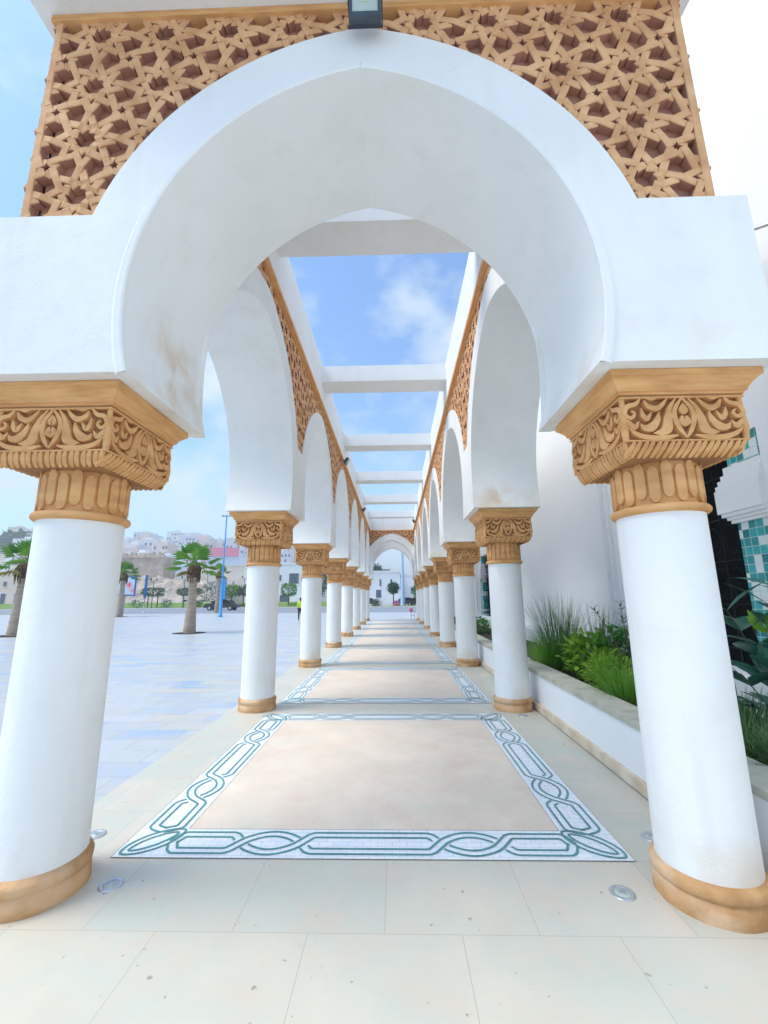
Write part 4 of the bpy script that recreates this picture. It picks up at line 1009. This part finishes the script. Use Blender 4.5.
M['pink'] = mat('pink_blossom', (0.80, 0.16, 0.28, 1), (0.88, 0.30, 0.40, 1), 4, 0.7)
far_bush('pink flowering bush under the round clipped tree', 0.35, 67.9, (0.5, 0.4, 0.45), M['pink'], 46, lf=0.16)

# pink stand near the end of the walkway
t = thing('display_stand', 'small pink stand on thin dark legs at the far end of the walkway', 'stand', (1.33, 29.9, 0.006))
mb = MB(); mb.ell((-0.10, 0, 0.62), (0.13, 0.06, 0.17), 14, 10); mb.build('pink_panel', M['pink'], t)
mb = MB()
for x in (-0.10, 0.12): mb.tube([(x, 0, 0), (x, 0, 0.5)], 0.013, 6)
mb.tube([(-0.1, 0, 0.5), (0.36, 0, 0.5)], 0.012, 6); mb.tube([(0.12, 0, 0.25), (-0.10, 0, 0.25)], 0.01, 6); mb.build('leg_frame', M['topi'] if False else M['darkmetal'], t)

# person in a hi-vis jacket
def person():
    t = thing('person', 'person in a bright yellow jacket and dark trousers standing beyond the third left column', 'person', (-6.15, 28.7, 0), R(200))
    vj = {'pel': (0, 0, .80, .105), 'sp': (0, .005, .95, .10), 'ch': (0, .01, 1.13, .125), 'nk': (0, .01, 1.27, .045), 'hd0': (0, .012, 1.33, .055), 'hd1': (0, .015, 1.405, .078), 'hd2': (0, .01, 1.465, .055),
          'shl': (.14, .01, 1.20, .052), 'ell': (.20, .0, .98, .038), 'wrl': (.20, -.05, .79, .028), 'hal': (.20, -.06, .73, .026), 'shr': (-.14, .01, 1.20, .052), 'elr': (-.21, .0, .98, .038), 'wrr': (-.19, -.06, .80, .028), 'har': (-.19, -.07, .74, .026),
          'hpl': (.08, 0, .75, .078), 'knl': (.09, -.015, .43, .052), 'anl': (.09, .01, .09, .034), 'tol': (.095, -.11, .03, .028), 'hpr': (-.08, 0, .75, .078), 'knr': (-.10, -.06, .43, .052), 'anr': (-.10, .06, .09, .034), 'tor': (-.105, -.06, .03, .028)}
    ed = [('pel', 'sp'), ('sp', 'ch'), ('ch', 'nk'), ('nk', 'hd0'), ('hd0', 'hd1'), ('hd1', 'hd2'), ('ch', 'shl'), ('shl', 'ell'), ('ell', 'wrl'), ('wrl', 'hal'), ('ch', 'shr'), ('shr', 'elr'), ('elr', 'wrr'), ('wrr', 'har'), ('pel', 'hpl'), ('hpl', 'knl'), ('knl', 'anl'), ('anl', 'tol'), ('pel', 'hpr'), ('hpr', 'knr'), ('knr', 'anr'), ('anr', 'tor')]
    def skin(name, keys, edges, scale, m):
        me = bpy.data.meshes.new(name); me.from_pydata([vj[k][:3] for k in keys], [(keys.index(a), keys.index(b)) for a, b in edges], []); me.materials.append(m)
        o = bpy.data.objects.new(name, me); col.objects.link(o); o.parent = t
        sm = o.modifiers.new('skin', 'SKIN'); 
        if not me.skin_vertices: me.attributes
        for i, k in enumerate(keys):
            me.skin_vertices[0].data[i].radius = (vj[k][3] * scale,) * 2
        me.skin_vertices[0].data[0].use_root = True
        sm.use_smooth_shade = True; s2 = o.modifiers.new('sub', 'SUBSURF'); s2.levels = 1; s2.render_levels = 2
        return o
    skm = mat('skin', (0.30, 0.17, 0.11, 1), rough=0.6); yel = mat('hi_vis_yellow', (0.60, 0.80, 0.04, 1), rough=0.6); trs = mat('dark_trousers', (0.02, 0.025, 0.04, 1), rough=0.8)
    try:
        skin('body', list(vj), ed, 1.0, skm)
        skin('jacket', ['pel', 'sp', 'ch', 'nk', 'shl', 'ell', 'wrl', 'shr', 'elr', 'wrr'], [e for e in ed if all(x in ('pel', 'sp', 'ch', 'nk', 'shl', 'ell', 'wrl', 'shr', 'elr', 'wrr') for x in e)], 1.22, yel)
        skin('trousers', ['pel', 'hpl', 'knl', 'anl', 'hpr', 'knr', 'anr'], [e for e in ed if all(x in ('pel', 'hpl', 'knl', 'anl', 'hpr', 'knr', 'anr') for x in e)], 1.18, trs)
    except Exception as ex: print('skin failed', ex)
    mb = MB(); mb.ell((0, .03, 1.44), (.085, .092, .078), 14, 10); mb.build('hair', mat('black_hair', (0.01, 0.01, 0.01, 1), rough=0.6), t)
person()

# cars
def car(label, x, y, rz, body, seed=0, z=-0.012, ln=4.3):
    t = thing('parked_car', label, 'car', (x, y, z), rz, 'cars on the far street')
    bm_ = mat('car_paint', body, rough=0.25, spec=0.6)
    side = [(-2.1, .35), (-2.12, .62), (-2.0, .82), (-1.3, .90), (-.75, 1.32), (-.45, 1.40), (.55, 1.40), (.95, 1.30), (1.55, .95), (2.05, .85), (2.14, .60), (2.1, .35)]
    def loft(mb, pts, rows):
        n = len(pts); vs = []
        for yy, f in rows: vs += [(p[0] * f, yy, p[1] if p[1] < .9 else .9 + (p[1] - .9) * (1 if f > .97 else .97)) for p in pts]
        fs = []
        for r_ in range(len(rows) - 1):
            for i in range(n): i2 = (i + 1) % n; fs.append((r_ * n + i, r_ * n + i2, (r_ + 1) * n + i2, (r_ + 1) * n + i))
        fs.append(tuple(range(n - 1, -1, -1))); fs.append(tuple(range((len(rows) - 1) * n, len(rows) * n))); mb.add(vs, fs, 0, False)
    mb = MB()
    # lower body full width; cabin narrower
    low = [(-2.1, .35), (-2.14, .60), (-2.02, .82), (-1.3, .90), (1.5, .92), (2.05, .84), (2.16, .60), (2.1, .35)]
    loft(mb, low, [(-.84, .97), (-.80, 1), (.80, 1), (.84, .97)]); 
    cab = [(-1.28, .90), (-.72, 1.34), (-.42, 1.42), (.55, 1.42), (.98, 1.30), (1.50, .915)]
    loft(mb, cab, [(-.70, .985), (-.62, 1), (.62, 1), (.70, .985)])
    mb.build('body', bm_, t)
    mb = MB()
    for sg in (-1, 1):
        yy = sg * 0.705
        for q in ([(-1.12, .93), (-.70, 1.28), (-.12, 1.34), (-.12, .93)], [(-.06, .93), (-.06, 1.34), (.52, 1.34), (.85, 1.24), (1.2, .93)]):
            mb.add([(p[0], yy, p[1]) for p in q] + [(p[0], yy + sg * .006, p[1]) for p in q], [tuple(range(len(q))), tuple(range(2 * len(q) - 1, len(q) - 1, -1))])
    mb.add([(-1.27, -.58, .94), (-1.27, .58, .94), (-.78, .56, 1.33), (-.78, -.56, 1.33)], [(0, 1, 2, 3)]); mb.add([(1.50, -.58, .95), (1.50, .58, .95), (1.03, .56, 1.30), (1.03, -.56, 1.30)], [(3, 2, 1, 0)])
    mb.build('window', M['darkglass'], t)
    for sx_ in (-1.32, 1.32):
        for sg in (-1, 1):
            mb = MB(); 
            n = 20; vs = []; 
            for yy, r in ((sg * .66, .31), (sg * .86, .31), (sg * .87, .27)): vs += [(sx_ + r * math.cos(2 * PI * i / n), yy, .31 + r * math.sin(2 * PI * i / n)) for i in range(n)]
            mb.add(vs, [(j * n + i, j * n + (i + 1) % n, (j + 1) * n + (i + 1) % n, (j + 1) * n + i) for j in range(2) for i in range(n)] + [tuple(range(n)), tuple(range(3 * n - 1, 2 * n - 1, -1))])
            wh = mb.build('wheel', mat('tyre', (0.02, 0.02, 0.02, 1), rough=0.9), t)
            mb = MB(); vs = []
            for yy, r in ((sg * .872, .17), (sg * .885, .16)): vs += [(sx_ + r * math.cos(2 * PI * i / n), yy, .31 + r * math.sin(2 * PI * i / n)) for i in range(n)]
            mb.add(vs, [(i, (i + 1) % n, n + (i + 1) % n, n + i) for i in range(n)] + [tuple(range(2 * n - 1, n - 1, -1))]); mb.build('rim', M['metal'], wh)
    for sg in (-1, 1):
        mb = MB(); mb.ell((-2.08, sg * .62, .66), (.06, .16, .07)); mb.build('headlight', M['glass'], t)
    return t
car('black car parked on the road behind the blue lamp post', -22.2, 55.5, 0, (0.012, 0.014, 0.018, 1))
car('dark car at the left of the far portal view', -4.9, 75.6, 0, (0.03, 0.035, 0.045, 1), z=0.02)
car('bright blue car right of the mast in the far portal view', 1.9, 76.2, R(10), (0.03, 0.13, 0.42, 1), z=0.02)
car('dark grey car right of the blue car in the far portal view', 3.9, 73.9, 0, (0.02, 0.025, 0.03, 1), z=0.02)
car('white car parked behind the two flat-topped trees', -38.2, 79.5, 0, (0.75, 0.76, 0.78, 1), z=0.02)

# ------------------------------------------------------------------ far buildings, fort and hill
M['farwhite'] = mat('far_white_render', (0.74, 0.75, 0.77, 1), (0.82, 0.82, 0.83, 1), 0.3, 0.8)
M['farcream'] = mat('far_cream_render', (0.70, 0.60, 0.50, 1), (0.78, 0.70, 0.60, 1), 0.3, 0.8)
M['farpink'] = mat('far_pink_render', (0.74, 0.62, 0.57, 1), (0.80, 0.68, 0.63, 1), 0.3, 0.8)
M['farblue'] = mat('far_pale_blue_render', (0.58, 0.68, 0.80, 1), (0.66, 0.74, 0.84, 1), 0.3, 0.8)
M['win'] = mat('far_window_glass', (0.05, 0.08, 0.12, 1), (0.10, 0.14, 0.18, 1), 1, 0.3, spec=0.5)
M['frame'] = mat('far_window_frame', (0.75, 0.77, 0.8, 1), rough=0.6)
def house(label, x0, x1, y0, y1, z0, z1, m, wins, group=None, cat='building', parapet=0.35, name='white_house'):
    t = thing(name, label, cat, ((x0 + x1) / 2, y0, z0), 0, group)
    hw_ = (x1 - x0) / 2; h = z1 - z0; dp = y1 - y0
    mb = MB(); mb.box(-hw_, hw_, 0, dp, 0, h); mb.build('wall', m, t)
    mb = MB(); p = parapet; mb.box(-hw_ - .1, hw_ + .1, -.1, .15, h + .001, h + p); mb.box(-hw_ - .1, -hw_ + .15, .151, dp, h + .001, h + p); mb.box(hw_ - .15, hw_ + .1, .151, dp, h + .001, h + p); mb.build('parapet', m, t)
    for (wx, wz, ww, wh) in wins:
        mb = MB(); mb.box(wx - ww / 2, wx + ww / 2, -.02, -.004, wz, wz + wh); f = mb.build('window', M['win'], t)
        mb = MB(); e = .09
        mb.box(wx - ww / 2 - e, wx - ww / 2, -.07, -.003, wz - e, wz + wh + e); mb.box(wx + ww / 2, wx + ww / 2 + e, -.07, -.003, wz - e, wz + wh + e); mb.box(wx - ww / 2, wx + ww / 2, -.07, -.003, wz + wh, wz + wh + e); mb.box(wx - ww / 2, wx + ww / 2, -.12, -.003, wz - e, wz); mb.build('frame', M['frame'], f)
    return t
house('white two-storey house with square windows seen between the second and third left columns', -24.5, -15.6, 83, 92, 0, 7.9, M['farwhite'], [(-2.7, 4.8, 1.5, 1.1), (0.5, 4.2, 1.9, 2.0), (-1.2, 0.5, 1.9, 1.6), (2.6, 4.6, 1.2, 1.2), (2.6, 0.9, 1.0, 1.6)])
house('white house with slit windows in the left half of the far portal view', -8.6, 1.0, 83, 92, 0, 6.2, M['farwhite'], [(1.1, 3.6, .35, 1.3), (3.2, 3.6, .35, 1.3), (-1.5, 3.4, 1.0, 1.1), (0.75, 1.4, 1.0, 1.5), (-2.6, 0.6, 1.2, 1.8), (3.0, 3.3, .3, .5)])
house('pale house in the right half of the far portal view', 1.3, 9.5, 85, 94, 0, 5.7, M['farwhite'], [(-2.0, 2.2, .35, 1.2), (-1.4, 2.6, .3, 1.0), (0.4, 1.2, 1.0, 1.3), (2.6, 2.6, 1, 1)])
house('plain white building behind the fourth left column', -15.2, -9.2, 84.5, 92, 0, 6.8, M['farwhite'], [(-1, 4.2, 1, 1.2), (1.2, 4.2, 1, 1.2), (0, 1, 1.4, 1.6)])
house('long white low building right of the blue lamp post', -34.0, -25.0, 96, 106, 0, 8.2, M['farwhite'], [(-3 + 1.5 * i, 5.0, .5, .6) for i in range(5)])
house('long beige wall building behind the nearer palm and blue lamp post', -70.0, -49, 141, 150, 0, 12.0, M['farcream'], [(-6 + 2.4 * i, 6.2, .6, .8) for i in range(6)])
house('cream building with dark doorways at the left picture edge', -110, -82, 97, 107, 0, 7.2, M['farcream'], [(-10 + 3.2 * i, 0.4, 1.2, 2.6) for i in range(7)] + [(-9 + 5 * i, 4.6, .9, 1.1) for i in range(4)])
# fort wall and rocky slope
M['fort'] = mat('old_fort_masonry', (0.42, 0.32, 0.25, 1), (0.62, 0.51, 0.42, 1), 0.35, 0.9, 0.8, 1.5, detail=10, c3=(0.33, 0.26, 0.21, 1), c3s=1.2, c3lo=0.5, c3hi=0.65, c3amt=0.7)
t = thing('fort_wall', 'old beige stone fort wall with a rocky slope behind the palms', 'fort', (-92, 128, 0))
mb = MB(); mb.box(-34, 15, 12, 20, 0, 15.5); mb.box(-34.5, 15.5, 11.6, 12.0, 15.0, 15.9)
for i in range(16): mb.box(-34 + i * 3.1, -32 + i * 3.1, 12, 13, 15.9, 16.7)
mb.build('wall', M['fort'], t)
mb = MB(); nx, ny = 60, 14; vs = []; fs = []
for j in range(ny + 1):
    for i in range(nx + 1):
        u = i / nx; v = j / ny; x = -34 + 74 * u; top = (15.0 * (1 - u * .62) + 1.5 * noise.noise(Vector((x * .15, 3, 0))))
        y = -6 + 18.0 * v; z = -0.2 + max(0.4, top) * v ** 1.15 + 2.2 * noise.noise(Vector((x * .45, y * .45, 1))) * min(1, v * 4)
        vs.append((x, y, max(z, -.3)))
for j in range(ny):
    for i in range(nx): a = j * (nx + 1) + i; fs.append((a, a + 1, a + nx + 2, a + nx + 1))
mb.add(vs, fs, 0, False); mb.build('rocky_slope', mat('fort_rock', (0.34, 0.27, 0.21, 1), (0.60, 0.51, 0.43, 1), .6, .95, .6, 2), t)

# hill terrain
def hill_h(x, y):
    d = max(0, min(1, (y - 170) / 170)); base = 3 + 34 * d ** 0.9
    q = max(0.0, min(1.0, (-x - 22) / 75.0)); fx = q * q * (3 - 2 * q)
    fx *= 1.0 + 0.0016 * max(0, -x - 100)
    return base * fx + 5 * noise.noise(Vector((x * .012, y * .012, 0)))
mb = MB(); nx, ny = 90, 34; vs = []; fs = []
for j in range(ny + 1):
    for i in range(nx + 1):
        x = -620 + 1000 * i / nx; y = 160 + 300 * j / ny; z = hill_h(x, y) if j > 0 else -0.5
        if y > 345: z -= (y - 345) * .25
        vs.append((x, y, z if i not in (0, nx) else -1))
for j in range(ny):
    for i in range(nx): a = j * (nx + 1) + i; fs.append((a, a + 1, a + nx + 2, a + nx + 1))
mb.add(vs, fs, 0, True); mb.build('hill', M['earth'], kind='structure')
# houses on the hill
rnd = random.Random(99)
hm = [M['farwhite'], M['farwhite'], M['farwhite'], M['farblue'], M['farcream'], M['farpink']]
protos = []
def hill_house(m, wd, dp, h, floors, bays, seed):
    t = thing('hill_house', 'x', 'house', (0, 0, 0), 0, 'houses on the hillside')
    mb = MB(); mb.box(-wd / 2, wd / 2, 0, dp, -6, h); mb.box(-wd / 2, wd / 2, -.1, .2, h + .002, h + .8); mb.build('wall', m, t)
    q = random.Random(seed)
    for f in range(floors):
        for b in range(bays):
            if q.random() < .25: continue
            cx = -wd / 2 + (b + .5) * wd / bays; zz = .9 + f * 3.1
            mb = MB(); mb.box(cx - .55, cx + .55, -.12, -.02, zz, zz + 1.5); mb.build('window', M['win'], t)
    mb = MB(); mb.box(-wd * .2, wd * .1, dp * .4, dp * .8, h + .001, h + 2.4); mb.build('roof_hut', m, t)
    return t
for i in range(9):
    m = hm[i % 6]; fl = 2 + i % 3; protos.append((hill_house(m, 8 + (i * 3) % 7, 9, fl * 3.1 + .6, fl, 3 + i % 3, i), m))
used = [False] * 9
cn = {M['farwhite'].name: 'white', M['farblue'].name: 'pale blue', M['farcream'].name: 'cream', M['farpink'].name: 'pinkish'}
spots = []
for row in range(9):
    y = 185 + row * 19
    x = -430 + rnd.uniform(0, 12)
    while x < 60:
        ang = (x - .17) / y
        if -1.25 < ang < .35:
            # keep those that can be seen through the arcade's openings
            u = 384 + 423.7 * (ang + .025)
            if ((-10 < u < 50) or (112 < u < 244) or (276 < u < 312)) and x < -45: spots.append((x, y + rnd.uniform(-5, 5)))
        x += rnd.uniform(13, 20)
print('hill houses', len(spots))
meta = []
for n_, (x, y) in enumerate(spots):
    k = rnd.randrange(9); p, m = protos[k]
    o = p if not used[k] else copy_tree(p); used[k] = True
    o.location = (x, y, hill_h(x, y) + 0.3); o.rotation_euler = (0, 0, rnd.uniform(-.25, .25))
    u = 384 + 423.7 * ((x - .17) / y + .025)
    zone = 'left picture edge' if u < 60 else ('first arch opening' if u < 260 else 'second arch opening')
    meta.append((zone, 'lower' if y < 235 else ('middle' if y < 290 else 'top'), u, o, cn[m.name], ['two', 'three', 'four'][k % 3]))
ORD = ['first', 'second', 'third', 'fourth', 'fifth', 'sixth', 'seventh', 'eighth', 'ninth', 'tenth', 'eleventh', 'twelfth', 'thirteenth', 'fourteenth', 'fifteenth', 'sixteenth', 'seventeenth', 'eighteenth', 'nineteenth', 'twentieth'] + ['farther'] * 60
for zz in ('left picture edge', 'first arch opening', 'second arch opening'):
    for rw in ('lower', 'middle', 'top'):
        for i, q in enumerate(sorted([q for q in meta if q[0] == zz and q[1] == rw], key=lambda q: q[2])):
            q[3]['label'] = f"{q[4]} {q[5]}-storey hillside house, {ORD[i]} from left in the {rw} row, {zz}"
for k in range(9):
    if not used[k]:
        p = protos[k][0]
        for ch in [x for x in bpy.data.objects if x.parent == p]: bpy.data.objects.remove(ch)
        bpy.data.objects.remove(p)
# tree clumps on the hill
def hill_tree(label, x, y, r, m, seed, zoff=0):
    z = hill_h(x, y) if y > 165 else 0
    rnd2 = random.Random(seed); t = thing('hill_tree', label, 'tree', (x, y, z)); mb = MB()
    for i in range(700):
        v = Vector((rnd2.gauss(0, 1), rnd2.gauss(0, 1), rnd2.gauss(0, 1))).normalized() * rnd2.uniform(.5, 1); v *= 1 + .35 * noise.noise(v * 2 + Vector((seed, 0, 0)))
        leaf(mb, (v.x * r[0], v.y * r[1], r[2] * 1.25 + zoff + v.z * r[2]), (rnd2.uniform(-1, 1), rnd2.uniform(-1, 1), rnd2.uniform(-.4, 1)), (rnd2.uniform(-1, 1), 0.3, 1), r[0] * .22, r[0] * .09)
    mb.build('crown', m, t); mb = MB(); mb.tube([(0, 0, -1), (0, 0, r[2] * 1.2 + zoff)], r[0] * .09, 7); mb.build('trunk', M['stem'], t)
hill_tree('dark tree mass among the hillside houses at the left picture edge', -258, 280, (14, 8, 7), M['topi'], 3, -2)
hill_tree('bluish tree on the hill above the white house in the far portal view', -6.2, 130, (3.0, 2.5, 2.2), M['topi'], 5, 6.5)
hill_tree('lower bluish tree beside it above the white house roof', -3.0, 132, (2.2, 2.0, 1.2), M['topi'], 6, 7.2)
# pink roofed building with rows of small marks on the hillside
house('pale building with a pink top storey on the hillside right of the lamp post', -92, -66, 205, 215, hill_h(-79, 205) - 4, hill_h(-79, 205) + 12, M['farblue'], [(-9 + 3.0 * i, 8.0 - (i % 2) * .5, 1.2, 1.5) for i in range(7)] + [(-8 + 2.4 * i, 4.2, 1.0, 2.2) for i in range(7)])
t = thing('roof_banner', 'long pink banner along the roof of the pale hillside building', 'banner', (-83, 204.6, hill_h(-79, 205) + 12.3)); mb = MB(); mb.box(-7, 7, -.2, .2, 0, 4.2)
mb.v = [(v[0], v[1] + .4 * math.sin(v[0]), v[2]) for v in mb.v]; mb.build('cloth', M['pink'], t)

# ------------------------------------------------------------------ air
hm_ = bpy.data.materials.new('air'); hm_.use_nodes = True; N = hm_.node_tree.nodes; L = hm_.node_tree.links
N.remove(N['Principled BSDF']); pv = N.new('ShaderNodeVolumePrincipled'); pv.inputs['Color'].default_value = (0.95, 0.97, 1.0, 1); pv.inputs['Density'].default_value = 0.0014
L.new(pv.outputs[0], N['Material Output'].inputs['Volume'])
mb = MB(); mb.box(-1600, 1600, -60, 2700, -2.0, 80); mb.build('haze', hm_, kind='stuff')
